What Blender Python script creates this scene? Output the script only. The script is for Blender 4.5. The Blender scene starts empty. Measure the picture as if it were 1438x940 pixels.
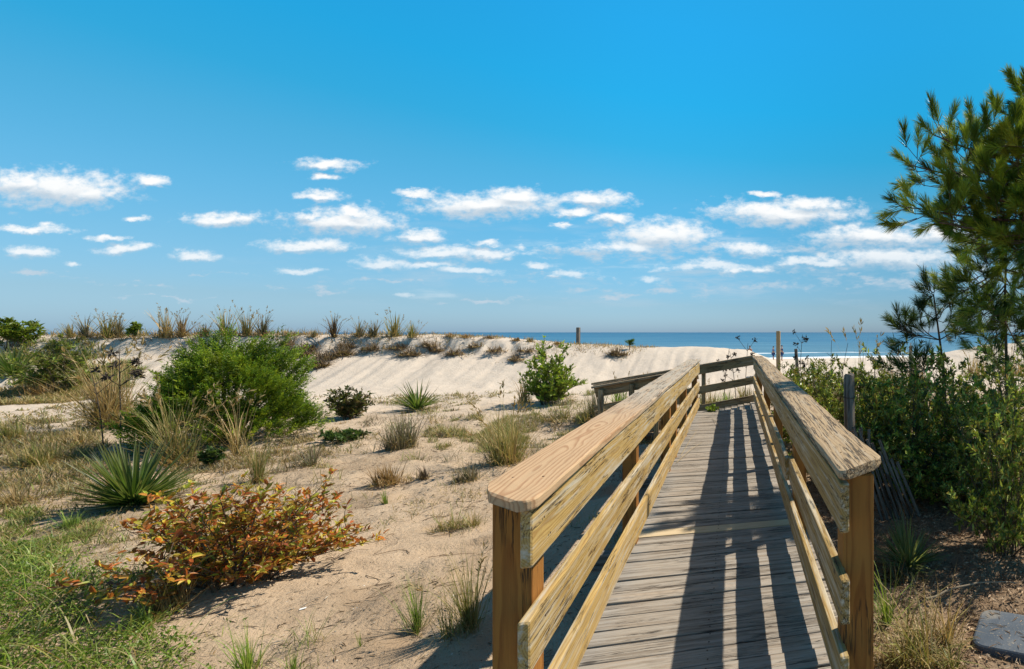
import bpy, math, random
import numpy as np
from mathutils import Vector

random.seed(7)
R = np.random.default_rng(11)
scene = bpy.context.scene
COL = scene.collection
PI = math.pi

# ------------------------------------------------------------------ camera frame
TH = math.radians(13.57)
CH = 1.6            # eye height above the deck
F = 700.0           # focal length in photo pixels (1438 wide)
CX, CY = 1200.0, 467.0
FWD = np.array([math.sin(TH), math.cos(TH), 0.0])
RGT = np.array([math.cos(TH), -math.sin(TH), 0.0])
UP = np.array([0, 0, 1.0])
CAM = np.array([0, 0, CH])


def ray(px, py):
    return FWD + (px - CX) / F * RGT + (CY - py) / F * UP


def at(px, py, d):
    return CAM + ray(px, py) * d


def on_z(px, py, z):
    r = ray(px, py)
    return CAM + r * ((z - CH) / r[2])


# ------------------------------------------------------------------ value noise
_perm = R.permutation(512)


def _hash(ix, iy):
    return _perm[(ix + _perm[iy & 511]) & 511] / 511.0


def vnoise(x, y):
    x = np.asarray(x, float); y = np.asarray(y, float)
    ix = np.floor(x).astype(int); iy = np.floor(y).astype(int)
    fx = x - ix; fy = y - iy
    fx = fx * fx * (3 - 2 * fx); fy = fy * fy * (3 - 2 * fy)
    a = _hash(ix, iy); b = _hash(ix + 1, iy); c = _hash(ix, iy + 1); d = _hash(ix + 1, iy + 1)
    return (a + (b - a) * fx) * (1 - fy) + (c + (d - c) * fx) * fy - 0.5


def fbm(x, y, o=4):
    s = 0; a = 1; t = 0
    for i in range(o):
        s = s + a * vnoise(x * 2 ** i + 17.3 * i, y * 2 ** i - 9.1 * i)
        t += a; a *= 0.5
    return s / t


def sstep(a, b, x):
    t = np.clip((np.asarray(x, float) - a) / (b - a), 0, 1)
    return t * t * (3 - 2 * t)


# ------------------------------------------------------------------ terrain height
CXs = [-60, -30, -22, -15, -13.4, -11.3, -8.9, -6.0, -3.7, -1.2, 0.6, 2.2, 5, 9, 11, 13, 20, 40]
CZs = [1.45, 1.45, 1.47, 1.52, 1.50, 1.50, 1.38, 1.12, 1.00, 0.92, 0.80, 0.18, 0.10, 0.20, 0.62, 1.05, 1.25, 1.3]


def height(X, Y):
    X = np.asarray(X, float); Y = np.asarray(Y, float)
    g = -0.56 + 0.36 * sstep(6, 17, Y) + 0.08 * sstep(0.6, 2.5, X)
    crest = np.interp(X, CXs, CZs) + 0.16 * fbm(X * 0.55 + 3, Y * 0.2) + 0.07 * fbm(X * 2.3, Y * 0.5 + 7)
    w = 0.8 * fbm(X * 0.25, 5.5 + 0 * Y) + 0.5 * fbm(X * 1.1, 2.5 + 0 * Y)
    w = w + 0.35 * fbm(X * 2.6, 8.5 + 0 * Y) + 0.25 * fbm(X * 1.7, Y * 0.9)
    sl = (Y + w - 18.0) / 3.7
    sc = 0.26 * sstep(-4.5, -8.5, X)
    up = (1 - sc) * sstep(-0.12, 1.12, sl) + sc * sstep(0.78, 0.99, sl + 0.14 * fbm(X * 2.9 + 2, Y * 1.3))
    beach = np.interp(Y, [22, 27, 34, 60, 97, 140, 200], [0, -0.5, -1.0, -1.75, -3.45, -6.0, -8.0])
    back = sstep(22.3, 34, Y)
    top = crest * (1 - back) + beach * back
    near = g + 0.07 * fbm(X * 0.6, Y * 0.6) + 0.05 * fbm(X * 2.1 + 4, Y * 2.1) * sstep(60, 25, Y)
    near = near + 0.065 * fbm(X * 4.6, Y * 4.6, 3) * sstep(26, 12, Y) - 0.05 * sstep(0.16, 0.34, vnoise(X * 3.1 + 40, Y * 3.1 + 9)) * sstep(20, 10, Y)
    z = near * (1 - up) + top * up
    # hummocks on the vegetated left and under the red shrub
    z = z + 0.16 * np.exp(-(((X + 5.2) / 1.3) ** 2 + ((Y - 5.6) / 1.1) ** 2))
    # keep the sand below the walkway
    under = np.exp(-((X + 0.15) / 1.0) ** 4) * sstep(14, 12, Y)
    z = z - under * np.maximum(z + 0.42, 0)
    ramp = sstep(-5.5, -4.0, X) * sstep(0.9, 0.6, X) * sstep(9.8, 10.4, Y) * sstep(13.0, 12.2, Y)
    z = z - ramp * np.maximum(z + 0.62, 0)
    return z


def hz(x, y):
    return float(height(x, y))


def gnd(px, py):
    """first point of the sand seen along this direction"""
    r = ray(px, py)
    t = np.geomspace(1.2, 220, 2600)
    p = CAM[None] + r[None] * t[:, None]
    below = p[:, 2] < height(p[:, 0], p[:, 1])
    i = int(np.argmax(below)) if below.any() else len(t) - 1
    q = p[i].copy()
    q[2] = hz(q[0], q[1])
    return q, t[i]


# ------------------------------------------------------------------ mesh builder
class MB:
    def __init__(self):
        self.v = []; self.c = []; self.f = []; self.n = 0; self.bc = []; self.rnd = []

    def add(self, v, f, c=None, bc=None, rnd=0.0):
        v = np.asarray(v, float).reshape(-1, 3)
        self.v.append(v)
        if c is None:
            c = np.ones((len(v), 3))
        c = np.asarray(c, float)
        if c.ndim == 1:
            c = np.tile(c, (len(v), 1))
        self.c.append(c)
        self.bc.append(np.asarray(bc, float) if bc is not None else v)
        self.rnd.append(np.full(len(v), rnd))
        for grp in (f if isinstance(f, (list, tuple)) else [f]):
            grp = np.asarray(grp, int)
            if grp.ndim == 1:
                grp = grp[None]
            self.f.append(grp + self.n)
        self.n += len(v)

    def mesh(self, name, mats, smooth=False):
        me = bpy.data.meshes.new(name)
        v = np.concatenate(self.v); n = len(v)
        tot = np.concatenate([np.full(len(g), g.shape[1]) for g in self.f])
        idx = np.concatenate([g.ravel() for g in self.f])
        me.vertices.add(n)
        me.vertices.foreach_set('co', v.astype(np.float32).ravel())
        me.loops.add(len(idx))
        me.loops.foreach_set('vertex_index', idx.astype(np.int32))
        me.polygons.add(len(tot))
        start = np.concatenate([[0], np.cumsum(tot)[:-1]])
        me.polygons.foreach_set('loop_start', start.astype(np.int32))
        me.polygons.foreach_set('loop_total', tot.astype(np.int32))
        me.polygons.foreach_set('use_smooth', np.full(len(tot), smooth, dtype=bool))
        me.update(calc_edges=True)
        a = me.attributes.new('col', 'FLOAT_COLOR', 'POINT')
        c = np.concatenate(self.c)
        a.data.foreach_set('color', np.concatenate([c, np.ones((n, 1))], 1).astype(np.float32).ravel())
        b = me.attributes.new('bc', 'FLOAT_VECTOR', 'POINT')
        b.data.foreach_set('vector', np.concatenate(self.bc).astype(np.float32).ravel())
        r = me.attributes.new('rnd', 'FLOAT', 'POINT')
        r.data.foreach_set('value', np.concatenate(self.rnd).astype(np.float32))
        for m in (mats if isinstance(mats, (list, tuple)) else [mats]):
            me.materials.append(m)
        me.validate()
        return me

    def obj(self, name, mat, parent=None, smooth=False, loc=None):
        o = bpy.data.objects.new(name, self.mesh(name, mat, smooth))
        COL.objects.link(o)
        if parent is not None:
            o.parent = parent
        if loc is not None:
            o.location = loc
        return o


def tag(o, label=None, cat=None, group=None, kind=None):
    if label: o['label'] = label
    if cat: o['category'] = cat
    if group: o['group'] = group
    if kind: o['kind'] = kind
    return o


def empty(name, loc, label, cat, group=None):
    o = bpy.data.objects.new(name, None)
    COL.objects.link(o)
    o.location = loc
    o.empty_display_size = 0.1
    return tag(o, label, cat, group)


def copy_tree(o, parent=None):
    c = o.copy(); COL.objects.link(c)
    if parent is not None:
        c.parent = parent
    for ch in list(o.children):
        copy_tree(ch, c)
    return c


# ------------------------------------------------------------------ node helpers
def newmat(name):
    m = bpy.data.materials.new(name)
    m.use_nodes = True
    nt = m.node_tree
    nt.nodes.clear()
    out = nt.nodes.new('ShaderNodeOutputMaterial')
    return m, nt, out


class N:
    """small helper round a node tree"""
    def __init__(self, nt): self.nt = nt

    def node(self, t, **kw):
        n = self.nt.nodes.new(t)
        for k, v in kw.items():
            setattr(n, k, v)
        return n

    def put(self, sock, val):
        if isinstance(val, bpy.types.NodeSocket):
            self.nt.links.new(val, sock)
        elif val is not None:
            if sock.type == 'RGBA' and not hasattr(val, '__len__'):
                val = (val, val, val, 1)
            elif sock.type == 'RGBA' and len(val) == 3:
                val = (*val, 1)
            sock.default_value = val

    def math(self, op, a, b=None, c=None, clamp=False):
        n = self.node('ShaderNodeMath', operation=op, use_clamp=clamp)
        self.put(n.inputs[0], a)
        if b is not None: self.put(n.inputs[1], b)
        if c is not None: self.put(n.inputs[2], c)
        return n.outputs[0]

    def vmath(self, op, a, b=None):
        n = self.node('ShaderNodeVectorMath', operation=op)
        self.put(n.inputs[0], a)
        if b is not None: self.put(n.inputs[1], b)
        return n.outputs['Value' if op in ('LENGTH', 'DOT_PRODUCT', 'DISTANCE') else 'Vector']

    def noise(self, vec, scale, detail=4, rough=0.55, dist=0.0):
        n = self.node('ShaderNodeTexNoise')
        self.put(n.inputs['Vector'], vec)
        self.put(n.inputs['Scale'], scale); self.put(n.inputs['Detail'], detail)
        self.put(n.inputs['Roughness'], rough); self.put(n.inputs['Distortion'], dist)
        return n.outputs['Fac']

    def noisec(self, vec, scale, detail=4, rough=0.55):
        n = self.node('ShaderNodeTexNoise')
        self.put(n.inputs['Vector'], vec)
        self.put(n.inputs['Scale'], scale); self.put(n.inputs['Detail'], detail)
        self.put(n.inputs['Roughness'], rough)
        return n.outputs['Color']

    def ramp(self, fac, stops, interp='LINEAR'):
        n = self.node('ShaderNodeValToRGB')
        n.color_ramp.interpolation = interp
        el = n.color_ramp.elements
        while len(el) < len(stops): el.new(0.5)
        for e, (p, c) in zip(el, stops):
            e.position = p
            e.color = (c, c, c, 1) if not hasattr(c, '__len__') else (*c[:3], 1)
        self.put(n.inputs[0], fac)
        return n.outputs[0]

    def mix(self, fac, a, b, mode='MIX'):
        n = self.node('ShaderNodeMix', data_type='RGBA', blend_type=mode)
        self.put(n.inputs[0], fac); self.put(n.inputs[6], a); self.put(n.inputs[7], b)
        return n.outputs[2]

    def smooth(self, x, a, b):
        n = self.node('ShaderNodeMapRange', interpolation_type='SMOOTHSTEP')
        self.put(n.inputs[0], x); self.put(n.inputs[1], a); self.put(n.inputs[2], b)
        return n.outputs[0]

    def scale(self, vec, s):
        return self.vmath('MULTIPLY', vec, s)

    def attr(self, name):
        return self.node('ShaderNodeAttribute', attribute_name=name)

    def sep(self, v):
        n = self.node('ShaderNodeSeparateXYZ'); self.put(n.inputs[0], v); return n.outputs

    def comb(self, x, y, z):
        n = self.node('ShaderNodeCombineXYZ')
        self.put(n.inputs[0], x); self.put(n.inputs[1], y); self.put(n.inputs[2], z)
        return n.outputs[0]

    def bump(self, h, strength, dist):
        n = self.node('ShaderNodeBump')
        self.put(n.inputs['Height'], h)
        n.inputs['Strength'].default_value = strength
        n.inputs['Distance'].default_value = dist
        return n.outputs[0]


def principled(k, out, color, rough=0.7, spec=0.3, normal=None):
    b = k.node('ShaderNodeBsdfPrincipled')
    k.put(b.inputs['Base Color'], color); k.put(b.inputs['Roughness'], rough)
    k.put(b.inputs['Specular IOR Level'], spec)
    if normal is not None: k.put(b.inputs['Normal'], normal)
    if out is not None: k.nt.links.new(b.outputs[0], out.inputs[0])
    return b


# ------------------------------------------------------------------ materials
def wood(name, light, dark, grey, greyness=0.4, crack=0.5, ring=0.006, pith=0.035, blotch=None, fade=None,
         ringmix=1.0, crackw=0.03, rough=0.75, wob=0.26, blot=0.8, tv=0.44):
    """bc = board coordinates: x across, y along, z through (metres)"""
    m, nt, out = newmat(name); k = N(nt)
    bc = k.attr('bc').outputs['Vector']; rnd = k.attr('rnd').outputs['Fac']
    x, y, z = k.sep(bc)
    lo = k.noise(k.scale(bc, (2.2, 0.75, 2.2)), 1.0, 3, 0.5)
    lo2 = k.noise(k.scale(bc, (9, 2.2, 9)), 1.0, 3, 0.5)
    wobn = k.math('MULTIPLY', k.math('SUBTRACT', lo, 0.5), wob)
    dep = k.math('ADD', k.math('ADD', z, pith), wobn)
    xs = k.math('ADD', x, k.math('MULTIPLY', k.math('SUBTRACT', lo2, 0.5), 0.05))
    r = k.math('SQRT', k.math('ADD', k.math('MULTIPLY', xs, xs), k.math('MULTIPLY', dep, dep)))
    t = k.math('FRACT', k.math('DIVIDE', r, ring))
    grain = k.ramp(t, [(0.0, 0.15), (0.45, 0.25), (0.82, 1.0), (0.93, 0.75), (1.0, 0.15)])
    fib = k.noise(k.scale(bc, (160, 5, 160)), 1.0, 5, 0.65)
    g2 = k.math('MULTIPLY', k.math('ADD', k.math('MULTIPLY', grain, 0.6 * ringmix), k.math('MULTIPLY', fib, 0.7 - 0.2 * ringmix)), 1.0, clamp=True)
    col = k.mix(g2, light, dark)
    # board to board difference
    tone = k.math('ADD', 1.0 - tv / 2, k.math('MULTIPLY', rnd, tv))
    col = k.mix(1.0, col, k.comb(tone, tone, tone), 'MULTIPLY')
    # weathering to grey in long streaks
    st = k.noise(k.scale(bc, (38, 1.3, 38)), 1.0, 6, 0.66)
    gfac = k.smooth(k.math('ADD', st, greyness - 0.5), 0.42, 0.64)
    if fade:
        fd = k.smooth(y, fade[0], fade[1])
        gfac = k.math('MULTIPLY', gfac, fd)
    gcol = k.mix(fib, tuple(c * 0.55 for c in grey), tuple(min(c * 1.35, 0.8) for c in grey))
    col = k.mix(gfac, col, gcol)
    if blotch:
        bl = k.noise(k.scale(bc, (24, 3.0, 24)), 1.0, 6, 0.72)
        col = k.mix(k.math('MULTIPLY', k.smooth(bl, 0.46, 0.72), blot), col, blotch)
    # knots
    vor = k.node('ShaderNodeTexVoronoi'); k.put(vor.inputs['Vector'], k.scale(bc, (5.0, 1.5, 2.0))); vor.inputs['Scale'].default_value = 1.0
    kn = k.smooth(vor.outputs['Distance'], 0.075, 0.035)
    col = k.mix(k.math('MULTIPLY', kn, 0.8), col, tuple(c * 0.3 for c in dark))
    # drying cracks
    cn = k.noise(k.scale(bc, (34, 1.1, 34)), 1.0, 5, 0.6, 0.4)
    cr = k.smooth(k.math('ABSOLUTE', k.math('SUBTRACT', cn, 0.5)), crackw, crackw * 0.25)
    cm = k.smooth(k.noise(k.scale(bc, (8, 2.4, 8)), 1.0, 3), 0.62 - 0.3 * crack, 0.72 - 0.3 * crack)
    cr = k.math('MULTIPLY', cr, cm)
    if fade:
        cr = k.math('MULTIPLY', cr, k.math('ADD', 0.08, k.math('MULTIPLY', fd, 0.92)))
    col = k.mix(k.math('MULTIPLY', cr, 0.85), col, (0.03, 0.02, 0.013))
    h = k.math('SUBTRACT', k.math('ADD', k.math('MULTIPLY', fib, 0.55), k.math('MULTIPLY', grain, 0.12)), k.math('MULTIPLY', cr, 1.4))
    principled(k, out, col, rough, 0.25, k.bump(h, 0.75, 0.0035))
    return m


M = {}
M['cap_new'] = wood('pine cap timber', (0.55, 0.385, 0.225), (0.31, 0.165, 0.08), (0.40, 0.34, 0.265), 0.62, 0.6, 0.0185, 0.025, fade=(1.2, 3.3), ringmix=1.15, wob=0.30, blotch=(0.42, 0.28, 0.16), blot=0.5)
M['cap_old'] = wood('weathered cap timber', (0.43, 0.31, 0.175), (0.24, 0.155, 0.085), (0.37, 0.30, 0.215), 0.46, 0.95, 0.010, 0.05, crackw=0.036)
M['rail'] = wood('rail timber', (0.48, 0.335, 0.12), (0.26, 0.145, 0.042), (0.52, 0.45, 0.34), 0.47, 0.5, 0.010, 0.05, blotch=(0.24, 0.15, 0.05), ringmix=1.1, wob=0.12, blot=0.5, crackw=0.02, tv=0.5)
M['rail_far'] = wood('brown rail timber', (0.40, 0.28, 0.14), (0.25, 0.16, 0.07), (0.36, 0.29, 0.2), 0.45, 0.6, 0.011, 0.05, ringmix=0.8, wob=0.1)
M['post'] = wood('post timber', (0.33, 0.15, 0.032), (0.17, 0.062, 0.013), (0.28, 0.18, 0.08), 0.2, 0.3, 0.009, 0.06, wob=0.045)
M['deck'] = wood('deck timber', (0.31, 0.255, 0.20), (0.16, 0.125, 0.095), (0.335, 0.295, 0.25), 0.55, 0.6, 0.008, 0.06, blotch=(0.12, 0.095, 0.07), crackw=0.018, ringmix=0.6, blot=0.6, tv=0.75)
M['deck_new'] = wood('new deck plank', (0.50, 0.40, 0.26), (0.36, 0.27, 0.16), (0.4, 0.34, 0.26), 0.05, 0.2, 0.01, 0.05, wob=0.1)
M['old_post'] = wood('grey post timber', (0.21, 0.165, 0.125), (0.11, 0.08, 0.06), (0.22, 0.19, 0.16), 0.6, 0.9, 0.01, 0.02, crackw=0.05)
M['beam'] = wood('dark beam timber', (0.2, 0.17, 0.14), (0.1, 0.08, 0.06), (0.22, 0.2, 0.18), 0.5, 0.6, 0.01, 0.04)


def leafmat(name, trans=0.3, rough=0.45, spec=0.4, vary=0.35):
    m, nt, out = newmat(name); k = N(nt)
    c = k.attr('col').outputs['Color']
    tc = k.node('ShaderNodeNewGeometry').outputs['Position']
    n = k.noise(tc, 7.0, 3)
    t = k.math('ADD', 1.0 - vary / 2, k.math('MULTIPLY', n, vary))
    col = k.mix(1.0, c, k.comb(t, t, t), 'MULTIPLY')
    b = principled(k, None, col, rough, spec)
    tr = k.node('ShaderNodeBsdfTranslucent')
    k.put(tr.inputs['Color'], k.mix(1.0, col, (1.25, 1.2, 0.7), 'MULTIPLY'))
    ms = k.node('ShaderNodeMixShader'); ms.inputs[0].default_value = trans
    nt.links.new(b.outputs[0], ms.inputs[1]); nt.links.new(tr.outputs[0], ms.inputs[2])
    nt.links.new(ms.outputs[0], out.inputs[0])
    return m


M['grass'] = leafmat('grass blade', 0.3, 0.5, 0.3)
M['leaf'] = leafmat('shrub leaf', 0.4, 0.42, 0.4)
M['gloss'] = leafmat('glossy leaf', 0.22, 0.4, 0.5, 0.5)
M['needle'] = leafmat('pine needle', 0.3, 0.42, 0.35)
M['litter'] = leafmat('dry litter', 0.05, 0.8, 0.1)


def barkmat(name, a, b, sc=30):
    m, nt, out = newmat(name); k = N(nt)
    tc = k.node('ShaderNodeTexCoord').outputs['Object']
    n = k.noise(k.scale(tc, (1, 1, 0.25)), sc, 5, 0.65)
    principled(k, out, k.ramp(n, [(0.35, a), (0.65, b)]), 0.85, 0.15, k.bump(n, 0.8, 0.01))
    return m


M['bark'] = barkmat('pine bark', (0.05, 0.034, 0.024), (0.17, 0.115, 0.08))
M['stem'] = barkmat('shrub stem', (0.06, 0.045, 0.03), (0.17, 0.125, 0.085), 60)
M['dead'] = barkmat('dead stalk', (0.035, 0.028, 0.022), (0.11, 0.085, 0.065), 60)
M['wire'] = barkmat('rusty wire', (0.06, 0.04, 0.03), (0.13, 0.08, 0.055), 80)


def sandmat():
    m, nt, out = newmat('dune sand'); k = N(nt)
    P = k.node('ShaderNodeNewGeometry').outputs['Position']
    x, y, z = k.sep(P)
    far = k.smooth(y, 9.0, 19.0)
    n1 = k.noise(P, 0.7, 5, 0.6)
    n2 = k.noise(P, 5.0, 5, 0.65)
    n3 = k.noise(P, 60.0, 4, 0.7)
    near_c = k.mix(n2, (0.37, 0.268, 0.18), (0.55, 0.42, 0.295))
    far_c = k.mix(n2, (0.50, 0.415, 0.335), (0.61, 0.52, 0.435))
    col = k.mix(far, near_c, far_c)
    # damp, organic stained patches
    st = k.math('MULTIPLY', k.smooth(n1, 0.46, 0.66), k.math('SUBTRACT', 1.0, far))
    col = k.mix(k.math('MULTIPLY', st, 0.55), col, (0.25, 0.175, 0.11))
    # crumbs of shell and dark bits
    v = k.node('ShaderNodeTexVoronoi'); k.put(v.inputs['Vector'], P); v.inputs['Scale'].default_value = 26.0
    sp = k.math('MULTIPLY', k.smooth(v.outputs['Distance'], 0.26, 0.12), k.smooth(k.noise(P, 3.1, 3), 0.40, 0.56))
    sp = k.math('MULTIPLY', sp, k.smooth(k.noise(P, 24, 1), 0.5, 0.6))
    sp = k.math('MULTIPLY', sp, k.math('SUBTRACT', 1.0, k.math('MULTIPLY', far, 0.85)))
    col = k.mix(k.math('MULTIPLY', sp, 0.7), col, (0.13, 0.09, 0.055))
    v2 = k.node('ShaderNodeTexVoronoi'); k.put(v2.inputs['Vector'], P); v2.inputs['Scale'].default_value = 17.0
    sh = k.math('MULTIPLY', k.smooth(v2.outputs['Distance'], 0.12, 0.06), k.smooth(k.noise(P, 11, 1), 0.55, 0.65))
    col = k.mix(sh, col, (0.75, 0.7, 0.62))
    # soil under the shrubs east of the walk: brown humus
    hum = k.math('MULTIPLY', k.smooth(x, 0.7, 1.3), k.smooth(y, 15.5, 11.0))
    hn = k.noise(P, 12.0, 5, 0.7)
    col = k.mix(k.math('MULTIPLY', hum, 0.92), col, k.mix(hn, (0.15, 0.10, 0.065), (0.38, 0.27, 0.175)))
    col = k.mix(k.math('MULTIPLY', k.math('SUBTRACT', n3, 0.5), 0.35), col, (0.2, 0.14, 0.09))
    lumps = k.noise(P, 9.0, 6, 0.7)
    slip = k.noise(k.vmath('ADD', k.scale(P, (2.2, 0.5, 1.0)), k.scale(k.noisec(P, 0.8, 2), (2.0, 1.0, 1.0))), 1.0, 5, 0.65)
    h = k.math('ADD', k.math('MULTIPLY', lumps, k.math('SUBTRACT', 1.0, k.math('MULTIPLY', far, 0.6))), k.math('ADD', k.math('MULTIPLY', n3, 0.16), k.math('MULTIPLY', slip, k.math('MULTIPLY', far, 0.35))))
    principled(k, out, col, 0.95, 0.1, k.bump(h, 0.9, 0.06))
    return m


M['sand'] = sandmat()


def seamat():
    m, nt, out = newmat('sea water'); k = N(nt)
    P = k.node('ShaderNodeNewGeometry').outputs['Position']
    x, y, z = k.sep(P)
    n = k.noise(k.scale(P, (0.012, 0.05, 1)), 1.0, 5, 0.6)
    n2 = k.noise(k.scale(P, (0.0008, 0.006, 1)), 1.0, 4, 0.6)
    ly = k.math('LOGARITHM', k.math('MAXIMUM', y, 1.0), 10.0)
    deep = k.ramp(k.math('DIVIDE', k.math('SUBTRACT', ly, 1.95), 2.2), [(0, (0.09, 0.19, 0.26)), (0.25, (0.04, 0.14, 0.235)), (0.6, (0.02, 0.10, 0.19)), (1.0, (0.012, 0.055, 0.125))])
    col = k.mix(k.math('MULTIPLY', k.smooth(n, 0.45, 0.65), 0.4), deep, (0.13, 0.28, 0.38))
    col = k.mix(k.math('MULTIPLY', k.smooth(n2, 0.45, 0.6), 0.3), col, (0.02, 0.11, 0.23))
    # surf: broken white lines near the waterline
    wv = k.math('ADD', y, k.math('MULTIPLY', k.math('SUBTRACT', k.noise(k.scale(P, (0.06, 0.02, 1)), 1.0, 4), 0.5), 16.0))
    foam = k.math('MULTIPLY', k.smooth(wv, 106.0, 101.0), 1.0)
    f2 = k.math('MULTIPLY', k.smooth(k.math('ABSOLUTE', k.math('SUBTRACT', wv, 122.0)), 5.0, 2.0), k.smooth(k.noise(k.scale(P, (0.04, 0.2, 1)), 1.0, 3), 0.5, 0.6))
    foam = k.math('MAXIMUM', foam, f2)
    col = k.mix(foam, col, (0.85, 0.87, 0.88))
    wavy = k.noise(k.scale(P, (0.25, 0.8, 1)), 1.0, 4, 0.6)
    principled(k, out, col, 0.45, 0.12, k.bump(wavy, 0.5, 0.6))
    return m


M['sea'] = seamat()


def plain(name, a, b, sc=20, rough=0.6):
    m, nt, out = newmat(name); k = N(nt)
    tc = k.node('ShaderNodeTexCoord').outputs['Object']
    n = k.noise(tc, sc, 4)
    principled(k, out, k.mix(n, a, b), rough, 0.3, k.bump(n, 0.3, 0.004))
    return m


def slabmat():
    m, nt, out = newmat('blue grey slab'); k = N(nt)
    tc = k.node('ShaderNodeTexCoord').outputs['Object']
    n = k.noise(tc, 9, 5, 0.65); n2 = k.noise(tc, 3.2, 4); n3 = k.noise(tc, 70, 3)
    c = k.mix(n, (0.045, 0.06, 0.085), (0.10, 0.12, 0.145))
    c = k.mix(k.smooth(n2, 0.52, 0.68), c, (0.22, 0.20, 0.17))
    c = k.mix(k.smooth(n3, 0.60, 0.72), c, (0.30, 0.25, 0.18))
    principled(k, out, c, k.ramp(n2, [(0.3, 0.35), (0.7, 0.8)]), 0.35, k.bump(n3, 0.4, 0.003))
    return m


M['slab'] = slabmat()
M['skin'] = plain('skin', (0.5, 0.3, 0.2), (0.55, 0.33, 0.23))
M['hair'] = plain('dark hair', (0.03, 0.02, 0.015), (0.05, 0.035, 0.025))
M['navy'] = plain('navy cloth', (0.02, 0.05, 0.15), (0.03, 0.07, 0.2))
M['blue'] = plain('blue cloth', (0.03, 0.13, 0.35), (0.05, 0.17, 0.42))
M['pinkred'] = plain('rust red cloth', (0.35, 0.1, 0.07), (0.42, 0.14, 0.1))

# ------------------------------------------------------------------ ground and sea
def build_ground():
    a = np.linspace(-1, 1, 520)
    xs = -2.0 + 4.5 * np.sinh(a * 5.6) * 0.55
    b = np.linspace(0, 1, 520)
    ys = -12 + 0 * b
    ys = np.concatenate([np.linspace(-14, 1.0, 30), np.linspace(1.0, 26, 470)[1:], 26 + np.geomspace(0.1, 174, 60)])
    # finer columns where the camera looks
    xs = np.concatenate([-np.geomspace(420, 26, 26), np.linspace(-26, 18, 620)[1:-1], np.geomspace(18, 420, 26)])
    XX, YY = np.meshgrid(xs, ys)
    ZZ = height(XX, YY)
    v = np.stack([XX, YY, ZZ], -1).reshape(-1, 3)
    nx = len(xs); ny = len(ys)
    i = np.arange(nx * ny).reshape(ny, nx)
    f = np.stack([i[:-1, :-1], i[:-1, 1:], i[1:, 1:], i[1:, :-1]], -1).reshape(-1, 4)
    mb = MB(); mb.add(v, f)
    return tag(mb.obj('ground', M['sand'], smooth=True), kind='structure')


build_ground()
mb = MB()
mb.add([(-30000, 90, -3.5), (30000, 90, -3.5), (30000, 40000, -3.5), (-30000, 40000, -3.5)], [[0, 1, 2, 3]])
tag(mb.obj('sea', M['sea']), kind='structure')

# ------------------------------------------------------------------ boards
def unit(v):
    return v / np.maximum(np.linalg.norm(v, axis=-1, keepdims=True), 1e-9)


_bid = [0]


def board(mb, p0, p1, wdir, wu, tw, bevel=0.006, warp=0.003, round0=0.0, round1=0.0, rnd=None, seg=None, along0=0.0, bulge=0.0, skew=0.0, sk_s=1, sk_p=1.0):
    """box board from p0 to p1 (centre line), wdir = direction of its width wu, tw = thickness"""
    p0 = np.asarray(p0, float); p1 = np.asarray(p1, float)
    L = np.linalg.norm(p1 - p0); vd = (p1 - p0) / L
    ud = np.asarray(wdir, float); ud = ud - vd * np.dot(ud, vd); ud /= np.linalg.norm(ud)
    wd = np.cross(ud, vd)
    if rnd is None: rnd = random.random()
    _bid[0] += 1
    off = np.array([random.uniform(-0.02, 0.02), random.uniform(0, 40) if along0 is None else along0, random.uniform(-.005, .005)])
    seg = seg or max(2, int(L / 0.14))
    sv = list(np.linspace(bevel, L - bevel, seg + 1))
    for rr, end in ((round0, 0), (round1, 1)):
        if rr > 0:
            extra = [rr * (1 - math.cos(q)) for q in np.linspace(0.25, PI / 2, 7)]
            sv += [e if end == 0 else L - e for e in extra]
    sv = [0.0] + sorted(s for s in sv if 0.0005 < s < L - 0.0005) + [L]
    hu, hw = wu / 2, tw / 2
    rings = []
    bcs = []
    ph = random.uniform(0, 50)
    for j, s in enumerate(sv):
        ins = bevel if (j == 0 or j == len(sv) - 1) else 0.0
        ru = 0.0
        if round0 > 0 and s < round0:
            ru = round0 * (1 - math.sqrt(max(0, 1 - ((round0 - s) / round0) ** 2)))
        if round1 > 0 and L - s < round1:
            ru = max(ru, round1 * (1 - math.sqrt(max(0, 1 - ((round1 - L + s) / round1) ** 2))))
        a, b = hu - ins - ru, hw - ins * 0.8
        c = bevel; d = bevel * 0.3
        sec = [(-a + c, -b), (a - c, -b), (a - d, -b + d), (a, -b + c), (a, b - c), (a - d, b - d), (a - c, b), (-a + c, b), (-a + d, b - d), (-a, b - c), (-a, -b + c), (-a + d, -b + d)]
        wu_ = warp * 2.0 * float(vnoise(ph + s * 1.3, 1.7)); ww_ = warp * 2.0 * float(vnoise(ph + s * 1.1, 9.2))
        pts = []
        for q, (x, y) in enumerate(sec):
            jx = warp * 0.5 * float(vnoise(ph + s * 9 + q * 3.1, q)); jy = warp * 0.5 * float(vnoise(ph + s * 11, q * 2.3))
            yy = y + (bulge * (1 - (x / hu) ** 2) if y > 0 else 0)
            pts.append(p0 + vd * (s + skew * ((x * sk_s / hu + 1) * 0.5) ** sk_p * max(0.0, 1 - s / 1.2)) + ud * (x + wu_ + jx) + wd * (yy + ww_ + jy))
            bcs.append((x + off[0], s + off[1], y + off[2]))
        rings.append(pts)
    v = np.array(rings).reshape(-1, 3)
    n = 12; m_ = len(sv)
    q = []
    for j in range(m_ - 1):
        for t in range(n):
            t2 = (t + 1) % n
            q.append((j * n + t, j * n + t2, (j + 1) * n + t2, (j + 1) * n + t))
    caps = [list(range(n))[::-1], [(m_ - 1) * n + t for t in range(n)]]
    mb.add(v, [np.array(q), np.array(caps)], None, bcs, rnd)


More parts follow.
